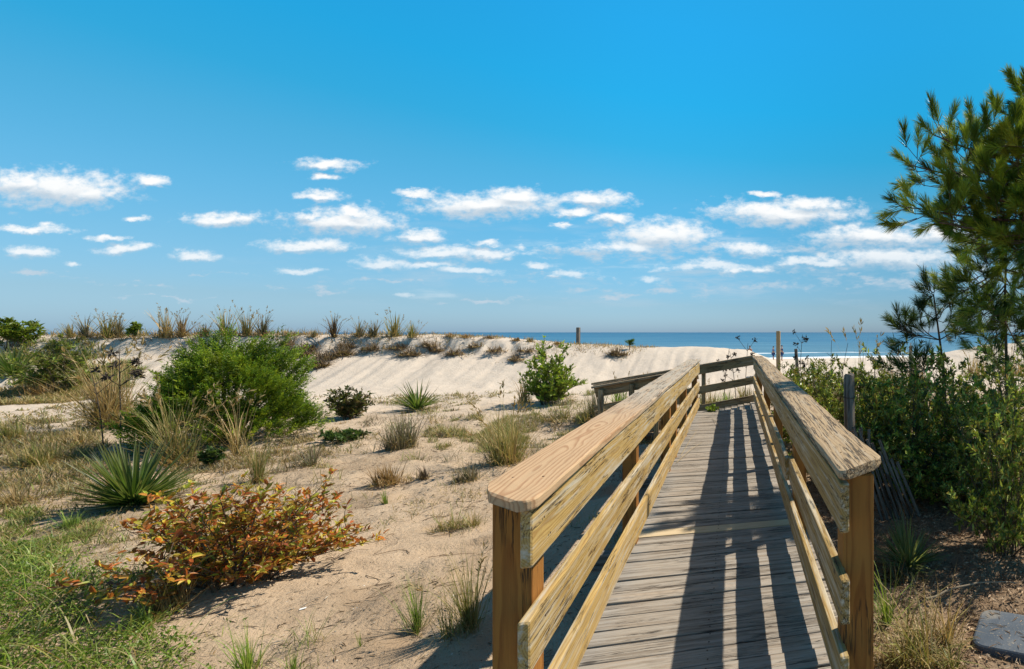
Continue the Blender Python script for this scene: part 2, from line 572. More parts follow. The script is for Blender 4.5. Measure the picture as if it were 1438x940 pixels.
def one_board(name, mat, parent, *a, **k):
    mb = MB(); k.setdefault('along0', None)
    board(mb, *a, **k)
    return mb.obj(name, mat, parent)


# ------------------------------------------------------------------ boardwalk
XL, XR = -0.68, 0.42        # inner faces of the rails
Y0, Y1 = 1.95, 10.55
bw = empty('boardwalk', (0, 0, 0), 'weathered timber boardwalk with capped post and rail sides leading over the sand to the sea', 'boardwalk')
DX0, DX1 = XL - 0.17, XR + 0.17
mb = MB(); mbn = MB()
pitch = 0.139
y = -1.6
i = 0
NEWY = on_z(1000, 742, 0.0)[1]
planks = []
while y < Y1 - 0.02:
    planks.append(y); y += pitch + random.uniform(-0.002, 0.003)
for y in planks:
    zz = -0.02 + random.uniform(-0.0035, 0.0035)
    new = abs(y - NEWY) < pitch * 0.5
    board(mbn if new else mb, (DX0 + random.uniform(-.01, .01), y, zz), (DX1 + random.uniform(-.01, .01), y + random.uniform(-.003, .003), zz + random.uniform(-.005, .005)), (0, -1, 0), 0.1275, 0.038,
          0.005, 0.003, seg=8, along0=random.uniform(0, 60))
mb.obj('deck', M['deck'], bw)
d2 = mbn.obj('replacement_plank', M['deck_new'], bw); d2['label'] = 'newer yellow plank among the grey ones'
for x in (DX0 + 0.05, -0.13, DX1 - 0.05):
    one_board('joist', M['beam'], bw, (x, -1.6, -0.135), (x, Y1, -0.135), (0, 0, 1), 0.18, 0.04)
# timber sleeper sticking out under the deck towards the sand
pA = on_z(700, 812, -0.33); pB = on_z(872, 786, -0.33)
yy = (pA[1] + pB[1]) / 2
for ys in (yy, yy + 2.2, yy + 4.3, yy + 6.3):
    one_board('cross_beam', M['beam'], bw, (DX0 - 0.42, ys, -0.30), (DX1 + 0.2, ys, -0.30), (0, 0, 1), 0.14, 0.09)

CT = 1.03   # cap top
PT = 0.10   # post size
RT = 0.038
rows = [(0.10, 0.28), (0.43, 0.612), (0.782, 0.985)]


def rail_side(xin, sgn, ys, y0, y1, capmat, near):
    """xin: inner face x; sgn: outward direction (-1 left, 1 right)"""
    xp = xin + sgn * (RT + PT / 2)
    for yp in ys:
        g = hz(xp, yp) - 0.25
        if yp == ys[0]:
            # end post: heavier, the rails run a little past it
            xa, xb = (-0.852, -0.722) if sgn < 0 else (0.449, 0.586)
            one_board('post', M['post'], bw, ((xa + xb) / 2, yp + 0.06, g), ((xa + xb) / 2, yp + 0.06, CT - 0.04), (1, 0, 0), xb - xa, 0.12, 0.006, 0.001)
            continue
        one_board('post', M['post'], bw, (xp, yp, g), (xp, yp, CT - 0.04), (1, 0, 0), PT, PT, 0.006, 0.001)
    for q, (a, b) in enumerate(rows):
        if sgn > 0 and q == 1:
            # two boards meeting at the second post, the far one set further in
            one_board('rail_board', M['rail'], bw, (xin - 0.004 + RT / 2, y0 - 0.03, (a + b) / 2 - 0.012), (xin + 0.004 + RT / 2, ys[1] + 0.02, (a + b) / 2), (0, 0, 1), b - a, RT)
            one_board('rail_board', M['rail'], bw, (xin - 0.030 + RT / 2, ys[1] - 0.04, (a + b) / 2), (xin - 0.006 + RT / 2, y1, (a + b) / 2), (0, 0, 1), b - a, RT)
        else:
            one_board('rail_board', M['rail'], bw, (xin + sgn * RT / 2, y0 - (0.04 if q == 1 else 0.01), (a + b) / 2), (xin + sgn * RT / 2, y1, (a + b) / 2), (0, 0, 1), b - a, RT)
    return xp


lys = [2.06, 4.1, 6.1, 6.75, 8.1, 10.35]
rys = [2.07, 4.0, 6.0, 8.05, 10.4]
rail_side(XL, -1, lys, Y0, Y1 - 0.05, 'cap_new', True)
rail_side(XR, 1, rys, Y0 + 0.04, Y1 + 0.9, 'cap_old', True)
# caps: left is newer at the near end, right old and split
xc = XL - 0.108
c1 = one_board('handrail_cap', M['cap_new'], bw, (xc, Y0 - 0.06, CT - 0.02), (xc, Y1 + 0.02, CT + 0.005), (1, 0, 0), 0.245, 0.04, 0.008, 0.006, 0.06, 0.03, along0=0.0, rnd=0.62, skew=0.24, sk_s=-1, sk_p=2.0)
c1['label'] = 'sawn pale pink cap board with oval grain, greying towards its far end'
xc = XR + 0.098
c2 = one_board('handrail_cap', M['cap_old'], bw, (xc, Y0 - 0.06, CT + 0.003), (xc, Y1 + 0.95, CT + 0.02), (1, 0, 0), 0.23, 0.042, 0.014, 0.010, 0.05, 0.0, along0=3.0, rnd=0.55, skew=0.18)
c2['label'] = 'old cap board with long dark splits and rounded edges'

mb = MB()
def nail(c, nrm, r=0.0042):
    nrm = unit(np.asarray(nrm, float)); a = unit(np.cross(nrm, (0.3, 0.9, 0.2))); b_ = np.cross(nrm, a)
    an_ = np.linspace(0, 2 * PI, 9)[:-1]
    v = [np.asarray(c) + a * r * math.cos(t) + b_ * r * math.sin(t) for t in an_]
    mb.add(v + [x + nrm * 0.0012 for x in v], [np.array([list(range(8, 16))]), np.array([(i, (i + 1) % 8, 8 + (i + 1) % 8, 8 + i) for i in range(8)])])
for yp in lys:
    for dx in (-0.05, -0.16): nail((XL + dx, yp + 0.14 + random.uniform(-.02, .02), CT + 0.0035), (0, 0, 1))
    for a, b in rows:
        for f in (0.3, 0.7): nail((XL + 0.003, yp + random.uniform(-.02, .05), a + (b - a) * f), (1, 0, 0))
for yp in rys:
    for dx in (0.05, 0.16): nail((XR + dx, yp + 0.14 + random.uniform(-.02, .02), CT + 0.0260), (0, 0, 1))
for y in planks:
    for x in (DX0 + 0.05, -0.13, DX1 - 0.05):
        for e in (-0.035, 0.035): nail((x + random.uniform(-.008, .008), y + e, 0.0045), (0, 0, 1), 0.0045)
tag(mb.obj('nail_heads', M['wire'], bw), kind='stuff')

# ramp that turns off at the end of the deck and goes down to the sand
SL = 0.165


def ramp_z(x): return (x - XR) * SL
mb = MB()
x = XR
while x > -3.1:
    z = ramp_z(x) - 0.03
    board(mb, (x, Y1 + 0.06, z), (x, Y1 + 1.3, z), (1, 0, 0), 0.132, 0.036, 0.005, 0.002, along0=random.uniform(0, 50), seg=5)
    x -= 0.139
mb.obj('ramp_deck', M['deck'], bw)
for yy_, xa, ps in ((Y1 + 1.27, XR + 0.05, (-0.68, -1.75, -2.85)), (Y1 + 0.03, XL - 0.03, (-1.5, -1.95, -2.5))):
    far = yy_ > Y1 + 0.5
    XE = -2.95 if far else -2.62
    for xp in ps:
        one_board('ramp_post', M['rail_far'], bw, (xp, yy_ + (0.07 if far else -0.07), hz(xp, yy_) - .2), (xp, yy_ + (0.07 if far else -0.07), ramp_z(xp) + CT - 0.05), (1, 0, 0), 0.09, 0.09)
    for a, b in ((-0.03, 0.145), (0.40, 0.57), (0.84, 1.02)):
        zc = (a + b) / 2
        one_board('ramp_rail_board', M['rail_far'], bw, (xa, yy_, ramp_z(xa) + zc), (XE, yy_, ramp_z(XE) + zc), (0, 0, 1), b - a, RT)
    one_board('ramp_cap', M['cap_old'], bw, (xa, yy_ + (0.03 if far else -0.03), ramp_z(xa) + 1.045), (XE - .05, yy_ + (0.03 if far else -0.03), ramp_z(XE - .05) + 1.045), (0, 1, 0), 0.14, 0.04)
one_board('ramp_post', M['rail_far'], bw, (XR + 0.09, Y1 + 1.0, hz(XR, Y1) - .3), (XR + 0.09, Y1 + 1.0, CT - 0.04), (1, 0, 0), 0.09, 0.09)

# ------------------------------------------------------------------ plant generators (local coordinates, base at origin)
def rcol(cols, n, jit=0.18):
    cols = np.asarray(cols, float)
    i = R.integers(0, len(cols), n)
    j = R.random(n)[:, None]
    k = R.integers(0, len(cols), n)
    c = cols[i] * (1 - j * 0.5) + cols[k] * (j * 0.5)
    return c * (1 + jit * (R.random((n, 1)) * 2 - 1))


def blades(mb, base, az, lean, L, droop, W, col, seg=4, tipcol=None, twist=0.6, fold=0.0):
    """grass blades; base (n,3); az direction of lean; lean angle from vertical; droop extra bend"""
    n = len(base)
    s = np.linspace(0, 1, seg + 1)
    out = np.stack([np.cos(az), np.sin(az), np.zeros(n)], 1)
    ang = lean[:, None] + droop[:, None] * s[None] ** 1.5
    # integrate the direction along the blade
    dz = np.cos(ang); dr = np.sin(ang)
    ds = (L / seg)[:, None]
    r = np.concatenate([np.zeros((n, 1)), np.cumsum((dr[:, 1:] + dr[:, :-1]) / 2 * ds, 1)], 1)
    z = np.concatenate([np.zeros((n, 1)), np.cumsum((dz[:, 1:] + dz[:, :-1]) / 2 * ds, 1)], 1)
    c = base[:, None, :] + out[:, None, :] * r[..., None] + UP[None, None] * z[..., None]
    sa = az + PI / 2 + (R.random(n) - .5) * 2 * twist
    side = np.stack([np.cos(sa), np.sin(sa), np.zeros(n)], 1)
    w = W[:, None] * np.clip(1.0 - s[None] ** 2.2, 0.04, 1) * (0.55 + 0.9 * np.minimum(s[None] * 3, 0.5)) * 0.5
    Lf = c - side[:, None, :] * w[..., None]
    Rt = c + side[:, None, :] * w[..., None]
    k = seg + 1
    colv = np.repeat(col[:, None, :], k, 1)
    if tipcol is not None:
        colv = colv * (1 - s[None, :, None] ** 2) + np.asarray(tipcol)[None, None] * s[None, :, None] ** 2
    if fold > 0:
        nn = np.cross(np.stack([out[:, 0], out[:, 1], 0 * az], 1), side)
        nrm = np.stack([-np.cos(ang) * np.cos(az)[:, None], -np.cos(ang) * np.sin(az)[:, None], np.sin(ang)], -1)
        cc = c - nrm * (w * fold)[..., None]
        v = np.stack([Lf, cc, Rt], 2).reshape(-1, 3)
        cv = np.repeat(colv[:, :, None, :], 3, 2).reshape(-1, 3)
        o = (np.arange(n) * k * 3)[:, None, None]
        j = (np.arange(seg) * 3)[None, :, None]
        a = o + j
        f1 = np.concatenate([a, a + 1, a + 4, a + 3], 2); f2 = np.concatenate([a + 1, a + 2, a + 5, a + 4], 2)
        mb.add(v, [f1.reshape(-1, 4), f2.reshape(-1, 4)], cv)
    else:
        v = np.stack([Lf, Rt], 2).reshape(-1, 3)
        cv = np.repeat(colv[:, :, None, :], 2, 2).reshape(-1, 3)
        o = (np.arange(n) * k * 2)[:, None, None]
        j = (np.arange(seg) * 2)[None, :, None]
        a = o + j
        f1 = np.concatenate([a, a + 1, a + 3, a + 2], 2)
        mb.add(v, f1.reshape(-1, 4), cv)
    return c


def leaves(mb, p, d, nrm, L, W, col, fold=0.25, rich=False):
    """folded leaves: p base, d direction, nrm rough normal"""
    n = len(p)
    d = d / np.linalg.norm(d, axis=1, keepdims=True)
    s = np.cross(d, nrm); s /= np.maximum(np.linalg.norm(s, axis=1, keepdims=True), 1e-6)
    m = np.cross(s, d)
    L = L[:, None]; W = W[:, None]
    if rich:
        mid = p + d * L * 0.5 - m * W * 0.12
        tip = p + d * L - m * L * 0.14
        l1 = p + d * L * 0.28 + s * W * 0.42 + m * W * fold; l2 = p + d * L * 0.66 + s * W * 0.42 + m * W * fold - m * L * 0.05
        r1 = p + d * L * 0.28 - s * W * 0.42 + m * W * fold; r2 = p + d * L * 0.66 - s * W * 0.42 + m * W * fold - m * L * 0.05
        v = np.stack([p, l1, l2, tip, r2, r1, mid], 1).reshape(-1, 3)
        o = (np.arange(n) * 7)[:, None]
        q = np.concatenate([o + np.array([[0, 1, 2, 6]]), o + np.array([[0, 6, 4, 5]])])
        t = np.concatenate([o + np.array([[6, 2, 3]]), o + np.array([[6, 3, 4]])])
        mb.add(v, [q, t], np.repeat(col, 7, 0))
    else:
        l1 = p + d * L * 0.5 + s * W * 0.5 + m * W * fold
        r1 = p + d * L * 0.5 - s * W * 0.5 + m * W * fold
        tip = p + d * L - m * L * 0.08
        v = np.stack([p, l1, tip, r1], 1).reshape(-1, 3)
        o = (np.arange(n) * 4)[:, None]
        t = np.concatenate([o + np.array([[0, 1, 2]]), o + np.array([[0, 2, 3]])])
        mb.add(v, t, np.repeat(col, 4, 0))


def tube(mb, pts, r0, r1, sides=5, col=None):
    pts = np.asarray(pts, float); n = len(pts)
    tg = np.gradient(pts, axis=0)
    tg /= np.maximum(np.linalg.norm(tg, axis=1, keepdims=True), 1e-9)
    ref = np.where(np.abs(tg[:, 2:3]) > 0.9, np.array([[1.0, 0, 0]]), np.array([[0, 0, 1.0]]))
    a = np.cross(tg, ref); a /= np.linalg.norm(a, axis=1, keepdims=True)
    b = np.cross(tg, a)
    rr = np.linspace(r0, r1, n)
    an = np.linspace(0, 2 * PI, sides, endpoint=False)
    v = pts[:, None] + (a[:, None] * np.cos(an)[None, :, None] + b[:, None] * np.sin(an)[None, :, None]) * rr[:, None, None]
    i = np.arange(n * sides).reshape(n, sides)
    j = np.roll(i, -1, 1)
    f = np.stack([i[:-1], j[:-1], j[1:], i[1:]], -1).reshape(-1, 4)
    mb.add(v.reshape(-1, 3), f, col if col is not None else np.array([0.1, 0.08, 0.06]))


def bez(a, b, c, n=7):
    t = np.linspace(0, 1, n)[:, None]
    return (1 - t) ** 2 * np.asarray(a) + 2 * t * (1 - t) * np.asarray(b) + t ** 2 * np.asarray(c)



G_GREEN = [(0.13, 0.19, 0.03), (0.20, 0.25, 0.05), (0.09, 0.14, 0.03)]
G_MIX = [(0.20, 0.20, 0.06), (0.33, 0.25, 0.11), (0.14, 0.16, 0.04), (0.28, 0.2, 0.09)]
G_TAN = [(0.40, 0.28, 0.13), (0.33, 0.21, 0.09), (0.46, 0.34, 0.18), (0.22, 0.19, 0.07)]
G_GREY = [(0.19, 0.16, 0.10), (0.14, 0.11, 0.07), (0.17, 0.18, 0.09), (0.26, 0.2, 0.13)]
G_BROWN = [(0.10, 0.065, 0.04), (0.15, 0.10, 0.06), (0.07, 0.05, 0.035)]
G_RUST = [(0.30, 0.18, 0.07), (0.22, 0.13, 0.05), (0.36, 0.23, 0.10)]
G_BRIGHT = [(0.17, 0.25, 0.03), (0.25, 0.30, 0.06), (0.11, 0.19, 0.025)]
def _br(c, f): return [tuple(min(v * f, 0.6) for v in q) for q in c]


G_GREEN, G_MIX, G_BRIGHT = _br(G_GREEN, 1.25), _br(G_MIX, 1.2), _br(G_BRIGHT, 1.25)
STY = {'green': G_GREEN, 'mix': G_MIX, 'tan': G_TAN, 'grey': G_GREY, 'brown': G_BROWN, 'rust': G_RUST, 'bright': G_BRIGHT, 'thatch': [(0.13, 0.09, 0.06), (0.2, 0.14, 0.09), (0.09, 0.065, 0.045), (0.3, 0.22, 0.14)]}


def make_tuft(name, r, h, style, n=140, lean=0.35, droop=0.9, w=0.006, heads=0, upright=False):
    """grass tuft as one mesh: blades plus a few seed stalks"""
    mb = MB()
    rb = r * (0.45 if not upright else 0.55)
    n = int(n * 1.5)
    ns = random.randint(4, 8) if n > 170 else 1
    ca = R.random(ns) * 2 * PI; cq = np.sqrt(R.random(ns)) * r * 0.48
    cx = np.stack([np.cos(ca) * cq, np.sin(ca) * cq], 1); cx[0] *= 0.3
    ch = 0.55 + 0.5 * R.random(ns); ch[0] = 1.05
    wgt = ch * (0.5 + R.random(ns)); wgt /= wgt.sum()
    ci = R.choice(ns, n, p=wgt)
    a = R.random(n) * 2 * PI; q = np.abs(R.normal(0, 1, n)) * r * 0.16
    base = np.stack([cx[ci, 0] + np.cos(a) * q, cx[ci, 1] + np.sin(a) * q, np.full(n, -0.02)], 1)
    bend = R.random(ns) * 2 * PI
    az = np.where(R.random(n) < 0.35, bend[ci], a) + R.normal(0, 0.7, n)
    az = np.where(R.random(n) < 0.3, PI + R.normal(0, 0.5, n), az)
    ln = np.abs(R.normal(0, lean, n)) * (0.5 + q / (r * 0.16) * 0.6)
    L = h * ch[ci] * (0.25 + 0.75 * R.random(n) ** 1.4)
    dr = np.abs(R.normal(0, droop, n))
    cb = (0.75 + 0.5 * R.random(ns))[ci][:, None]
    blades(mb, base, az, np.clip(ln, 0, 1.4), L, dr, w * 0.85 * (0.5 + 0.8 * R.random(n)), rcol(STY[style], n) * cb, 4)
    nd = n // 4      # dead thatch at the foot
    a = R.random(nd) * 2 * PI; q = np.sqrt(R.random(nd)) * rb * 1.1
    base = np.stack([np.cos(a) * q, np.sin(a) * q, np.full(nd, -0.01)], 1)
    blades(mb, base, R.random(nd) * 2 * PI, 0.5 + 0.7 * R.random(nd), h * (0.2 + 0.35 * R.random(nd)), 0.4 + R.random(nd), w * np.ones(nd), rcol(G_TAN, nd), 3)
    if heads:
        a = R.random(heads) * 2 * PI
        base = np.stack([np.cos(a) * rb * .5, np.sin(a) * rb * .5, np.zeros(heads)], 1)
        c = blades(mb, base, a + R.normal(0, .5, heads), np.abs(R.normal(0, 0.16, heads)), h * (0.70 + 0.40 * R.random(heads)), np.abs(R.normal(0, 0.5, heads)), w * 0.7 * np.ones(heads), rcol(G_TAN, heads), 5)
        m = 9
        for i in range(heads):
            t = R.random(m)
            p = c[i, -2] * (1 - t[:, None]) + c[i, -1] * t[:, None]
            dd = unit(np.repeat((c[i, -1] - c[i, -2])[None], m, 0)) + R.normal(0, 0.35, (m, 3))
            leaves(mb, p, dd, R.normal(0, 1, (m, 3)), np.full(m, 0.045 * h / 0.6), np.full(m, 0.010 * h / 0.6), rcol(G_TAN, m))
    return mb


def make_yucca(r, h, n=90, w=0.032, cols=((0.075, 0.15, 0.022), (0.12, 0.21, 0.035), (0.2, 0.27, 0.06), (0.05, 0.10, 0.018))):
    mb = MB()
    az = R.random(n) * 2 * PI
    lean = np.sqrt(R.random(n)) * 1.32
    L = np.where(lean > 0.7, r * 1.08, h * 1.0) * (0.8 + 0.3 * R.random(n))
    q = 0.05 * (r / 0.4)
    base = np.stack([np.cos(az) * q * np.sin(lean), np.sin(az) * q * np.sin(lean), 0.02 + 0.10 * R.random(n) * h], 1)
    blades(mb, base, az, lean, L, R.normal(0.05, 0.12, n), w * (0.8 + 0.4 * R.random(n)), rcol(cols, n, 0.2), 5, tipcol=(0.14, 0.14, 0.06), twist=0.25, fold=0.45)
    nd = n // 5
    az = R.random(nd) * 2 * PI
    base = np.stack([np.cos(az) * q, np.sin(az) * q, np.full(nd, 0.02)], 1)
    blades(mb, base, az, 1.3 + 0.25 * R.random(nd), r * (0.7 + 0.4 * R.random(nd)), 0.3 * R.random(nd), w * np.ones(nd) * 0.8, rcol([(0.3, 0.22, 0.12), (0.22, 0.17, 0.09)], nd), 4, fold=0.3)
    return mb


def make_shrub(rx, ry, h, cols, n_stem=16, n_twig=12, n_leaf=16, LL=0.06, LW=0.024, spread=1.0, low=0.25, upright=0.5, rich=False, jitter=0.2, cluster=False, lift=0.3, s0=0.3):
    """leafy shrub -> (stem builder, foliage builder)"""
    st = MB(); fo = MB()
    P = []; D = []; TW = []
    for i in range(n_stem):
        az = 2 * PI * (i + random.random()) / n_stem
        el = random.uniform(low, 1.0)
        rad = math.sqrt(max(0, 1 - (el * 0.93) ** 2)) * spread if el > 0.3 else spread * 0.95
        f = random.uniform(0.72, 1.0) * (1 + random.uniform(-jitter, jitter))
        tip = np.array([math.cos(az) * rx * rad * f, math.sin(az) * ry * rad * f, h * el * f])
        b0 = np.array([math.cos(az) * rx * random.uniform(.02, .3), math.sin(az) * ry * random.uniform(.02, .3), -0.05])
        mid = np.array([tip[0] * 0.45, tip[1] * 0.45, max(tip[2] * (0.5 + 0.35 * upright), 0.1 * h)])
        c = bez(b0, mid, tip, 9)
        tube(st, c, 0.006 * h + 0.003, 0.002, 5)
        for t in range(n_twig):
            s = s0 + (1 - s0) * (t + random.random()) / n_twig
            k = min(int(s * 8), 7); p0 = c[k] + (c[k + 1] - c[k]) * (s * 8 - k)
            dr = unit(c[k + 1] - c[k]) * 0.6 + R.normal(0, 0.65, 3)
            dr[2] = abs(dr[2]) * 0.8 + 0.1 if p0[2] > 0.35 * h else dr[2] * 0.4 + 0.1
            dr = unit(dr)
            tl = (0.12 + 0.16 * random.random()) * (rx + h) * 0.55
            p1 = p0 + dr * tl
            p1[2] = max(p1[2], 0.05)
            tw = bez(p0, (p0 + p1) / 2 + R.normal(0, 0.02, 3), p1 + np.array([0, 0, 0.04 * h]), 4)
            tube(st, tw, 0.0035, 0.0015, 3)
            m = n_leaf
            u = (0.55 + 0.45 * R.random(m)) if cluster else (0.15 + 0.85 * R.random(m))
            pp = p0[None] + (tw[-1] - p0)[None] * u[:, None]
            dd = unit(tw[-1] - p0)[None] * 0.7 + unit(R.normal(0, 1, (m, 3))) * 1.0 + np.array([0, 0, lift])
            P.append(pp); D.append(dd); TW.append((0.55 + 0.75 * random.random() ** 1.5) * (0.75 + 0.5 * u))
    P = np.concatenate(P); D = np.concatenate(D); n = len(P)
    nr = unit(np.array([0, 0, 1.0]) + R.normal(0, 0.55, (n, 3)))
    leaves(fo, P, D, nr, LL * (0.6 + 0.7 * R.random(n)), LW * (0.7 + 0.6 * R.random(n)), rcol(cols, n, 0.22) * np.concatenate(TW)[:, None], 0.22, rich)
    return st, fo


def make_juniper(rx, ry, h, cols, n=1500):
    """dense evergreen: upswept feathery sprays over a rounded mass"""
    st = MB(); fo = MB()
    for i in range(26):
        az = random.random() * 2 * PI; el = random.uniform(0.25, 0.95)
        rad = math.sqrt(max(0, 1 - el * el)) * 0.9
        tip = np.array([math.cos(az) * rx * rad, math.sin(az) * ry * rad, h * el * 0.9])
        tube(st, bez((0, 0, -.1), (tip[0] * .4, tip[1] * .4, tip[2] * .5), tip, 7), 0.03, 0.006, 5)
    az = R.random(n) * 2 * PI
    el = R.random(n) ** 0.8
    q = np.sqrt(np.clip(1 - el ** 2, 0, 1))
    lump = 1 + 0.5 * vnoise(np.cos(az) * 2.2 + 5, np.sin(az) * 2.2 + el * 3.5) + 0.25 * vnoise(az * 3, el * 7)
    depth = 0.55 + 0.45 * np.sqrt(R.random(n))
    p = np.stack([np.cos(az) * rx * q * lump * depth, np.sin(az) * ry * q * lump * depth, h * (0.05 + 0.85 * el * lump * depth)], 1)
    d = unit(np.stack([np.cos(az) * (0.35 + q), np.sin(az) * (0.35 + q), 0.75 + 0.5 * el], 1) + R.normal(0, 0.28, (n, 3)))
    Ls = 0.16 + 0.15 * R.random(n)
    m = 34
    t = np.linspace(0.05, 1, m)
    base = p[:, None] + d[:, None] * (Ls[:, None] * t[None])[..., None]
    base = base + np.array([0, 0, 0.05]) * (t ** 2)[None, :, None]
    base = base + R.normal(0, 0.012, base.shape)
    dd = d[:, None] * 0.9 + unit(R.normal(0, 1, (n, m, 3))) * 0.75
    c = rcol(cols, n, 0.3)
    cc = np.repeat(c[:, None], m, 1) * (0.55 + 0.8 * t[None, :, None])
    L = 0.030 + 0.04 * (1 - t)[None] * np.ones((n, 1)) + 0.02 * R.random((n, m))
    leaves(fo, base.reshape(-1, 3), dd.reshape(-1, 3), R.normal(0, 1, (n * m, 3)), L.reshape(-1), np.full(n * m, 0.013), cc.reshape(-1, 3), 0.1)
    return st, fo


def make_stalk(h, n_side=5, heads=True, leanx=0.1, r=0.006):
    mb = MB()
    tip = np.array([leanx * h, random.uniform(-.05, .05) * h, h])
    c = bez((0, 0, -.05), (0.1 * leanx * h, 0, h * 0.55), tip, 9)
    tube(mb, c, r, r * 0.4, 5)
    for i in range(n_side):
        s = random.uniform(0.45, 0.97); k = min(int(s * 8), 7)
        p = c[k]
        a = random.random() * 2 * PI
        q = p + np.array([math.cos(a), math.sin(a), random.uniform(0.5, 1.4)]) * h * random.uniform(0.06, 0.15)
        tube(mb, bez(p, (p + q) / 2 + np.array([0, 0, -0.01]), q, 4), r * 0.5, r * 0.3, 4)
        if heads:
            m = 14
            leaves(mb, q + R.normal(0, 0.010, (m, 3)) * h, R.normal(0, 1, (m, 3)), R.normal(0, 1, (m, 3)), np.full(m, 0.04 * h), np.full(m, 0.02 * h), np.tile([[0.06, 0.045, 0.035]], (m, 1)))
    return mb


def shoot(fo, p, d, L=0.20, NL=0.17, n=90, w=0.0035, cols=((0.05, 0.105, 0.02), (0.085, 0.15, 0.03), (0.13, 0.19, 0.035))):
    """one pine shoot: needles in a brush round the last stretch of the twig"""
    d = unit(np.asarray(d, float))
    t = R.random(n) ** 0.7
    q = np.asarray(p)[None] + d[None] * (L * t)[:, None]
    dev = unit(R.normal(0, 1, (n, 3))); dev = unit(dev - d[None] * (dev @ d)[:, None])
    dd = unit(d[None] * (0.75 + 0.6 * t[:, None]) + dev * (0.75 - 0.25 * t[:, None]) + np.array([0, 0, 0.12]))
    ln = NL * (0.75 + 0.4 * R.random(n))
    s = np.cross(dd, R.normal(0, 1, (n, 3))); s = unit(s)
    a = q - s * w / 2; b = q + s * w / 2
    mid = q + dd * (ln * 0.6)[:, None]
    tip = q + dd * ln[:, None] + np.array([0, 0, -0.012])
    ma = mid - s * w / 2; mb_ = mid + s * w / 2
    v = np.stack([a, b, mb_, ma, tip], 1).reshape(-1, 3)
    o = (np.arange(n) * 5)[:, None]
    c = rcol([random.choice(cols)], 1, 0.2)
    col = np.repeat(np.repeat(c, n, 0) * (0.8 + 0.4 * R.random((n, 1))), 5, 0)
    fo.add(v, [o + np.array([[0, 1, 2, 3]]), o + np.array([[3, 2, 4]])], col)


def size_at(px, d, halfpx):
    phi = math.atan((px - CX) / F)
    return halfpx * d / F * math.cos(phi)


GRP = {}
_proto = {}


def tuft(px, py, hw, hp, style, label, group=None, n=140, name='grass_tuft', cat='grass tuft', bw=1.0, **k):
    q, d = gnd(px, py)
    r = size_at(px, d, hw); h = hp * d / F
    w = max(0.0045, 0.0016 * d) * bw
    mb = make_tuft(name, r, h, style, n, w=w, **k)
    o = mb.obj(name, M['grass'], loc=q)
    return tag(o, label, cat, group)


def shrub(px, py, hw, hp, cols, label, cat='shrub', name='shrub', mat='leaf', group=None, d=None, sc=1.0, ryf=1.0, **k):
    if d is None:
        q, d = gnd(px, py)
    else:
        q = at(px, 467, d); q[2] = hz(q[0], q[1])
    r = size_at(px, d, hw); h = hp * d / F
    st, fo = make_shrub(r, r * ryf, h, cols, **k)
    e = empty(name, q, label, cat, group)
    st.obj('stem', M['stem'], e); fo.obj('foliage', M[mat], e)
    return e


# ---- the big plants on the sand
q, d = gnd(322, 622)
r = size_at(322, d, 125); h = 142 * d / F
e = empty('juniper_bush', q, 'large dense bright green evergreen bush standing on the sand', 'bush')
st, fo = make_juniper(r * 1.0, r * 0.9, h, [(0.11, 0.19, 0.012), (0.19, 0.27, 0.018), (0.29, 0.35, 0.025), (0.06, 0.11, 0.012)], 2700)
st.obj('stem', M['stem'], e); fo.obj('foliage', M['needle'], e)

q, d = gnd(338, 812)
r = size_at(338, d, 222); h = 150 * d / F
st, fo = make_shrub(r, r * 0.95, h * 0.95, [(0.52, 0.17, 0.04), (0.42, 0.11, 0.035), (0.58, 0.30, 0.05), (0.48, 0.46, 0.06), (0.60, 0.54, 0.08), (0.34, 0.42, 0.06), (0.36, 0.14, 0.045), (0.46, 0.13, 0.035), (0.40, 0.17, 0.05)],
                    50, 11, 10, 0.058, 0.026, 1.0, 0.12, 0.35, True, 0.2, s0=0.15)
e = empty('red_leaf_shrub', q, 'low sprawling shrub with red, orange and yellow autumn leaves', 'shrub')
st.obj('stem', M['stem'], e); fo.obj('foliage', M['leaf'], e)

q, d = gnd(188, 712)
o = make_yucca(size_at(188, d, 105), 92 * d / F, 240, 0.034).obj('yucca', M['leaf'], loc=q)
tag(o, 'large yucca with long stiff sword leaves beside the red leaved shrub', 'yucca', 'yuccas on the dune')
q, d = gnd(587, 577)
o = make_yucca(size_at(587, d, 42), 42 * d / F, 100, 0.04).obj('yucca', M['leaf'], loc=q)
tag(o, 'small spiky yucca alone on the pale sand before the dune face', 'yucca', 'yuccas on the dune')
q, d = gnd(18, 530)
o = make_yucca(size_at(18, d, 45), 48 * d / F, 90, 0.05).obj('yucca', M['leaf'], loc=q)
tag(o, 'yucca half way up the dune beside the green shrub, cut by the photo edge', 'yucca', 'yuccas on the dune')
q, d = gnd(1276, 800)
o = make_yucca(size_at(1276, d, 56), 72 * d / F, 130, 0.022, ((0.14, 0.22, 0.07), (0.24, 0.32, 0.11), (0.36, 0.4, 0.18))).obj('yucca', M['leaf'], loc=q)
tag(o, 'narrow leaved yucca in the leaf litter behind the orange end post', 'yucca', 'yuccas on the dune')

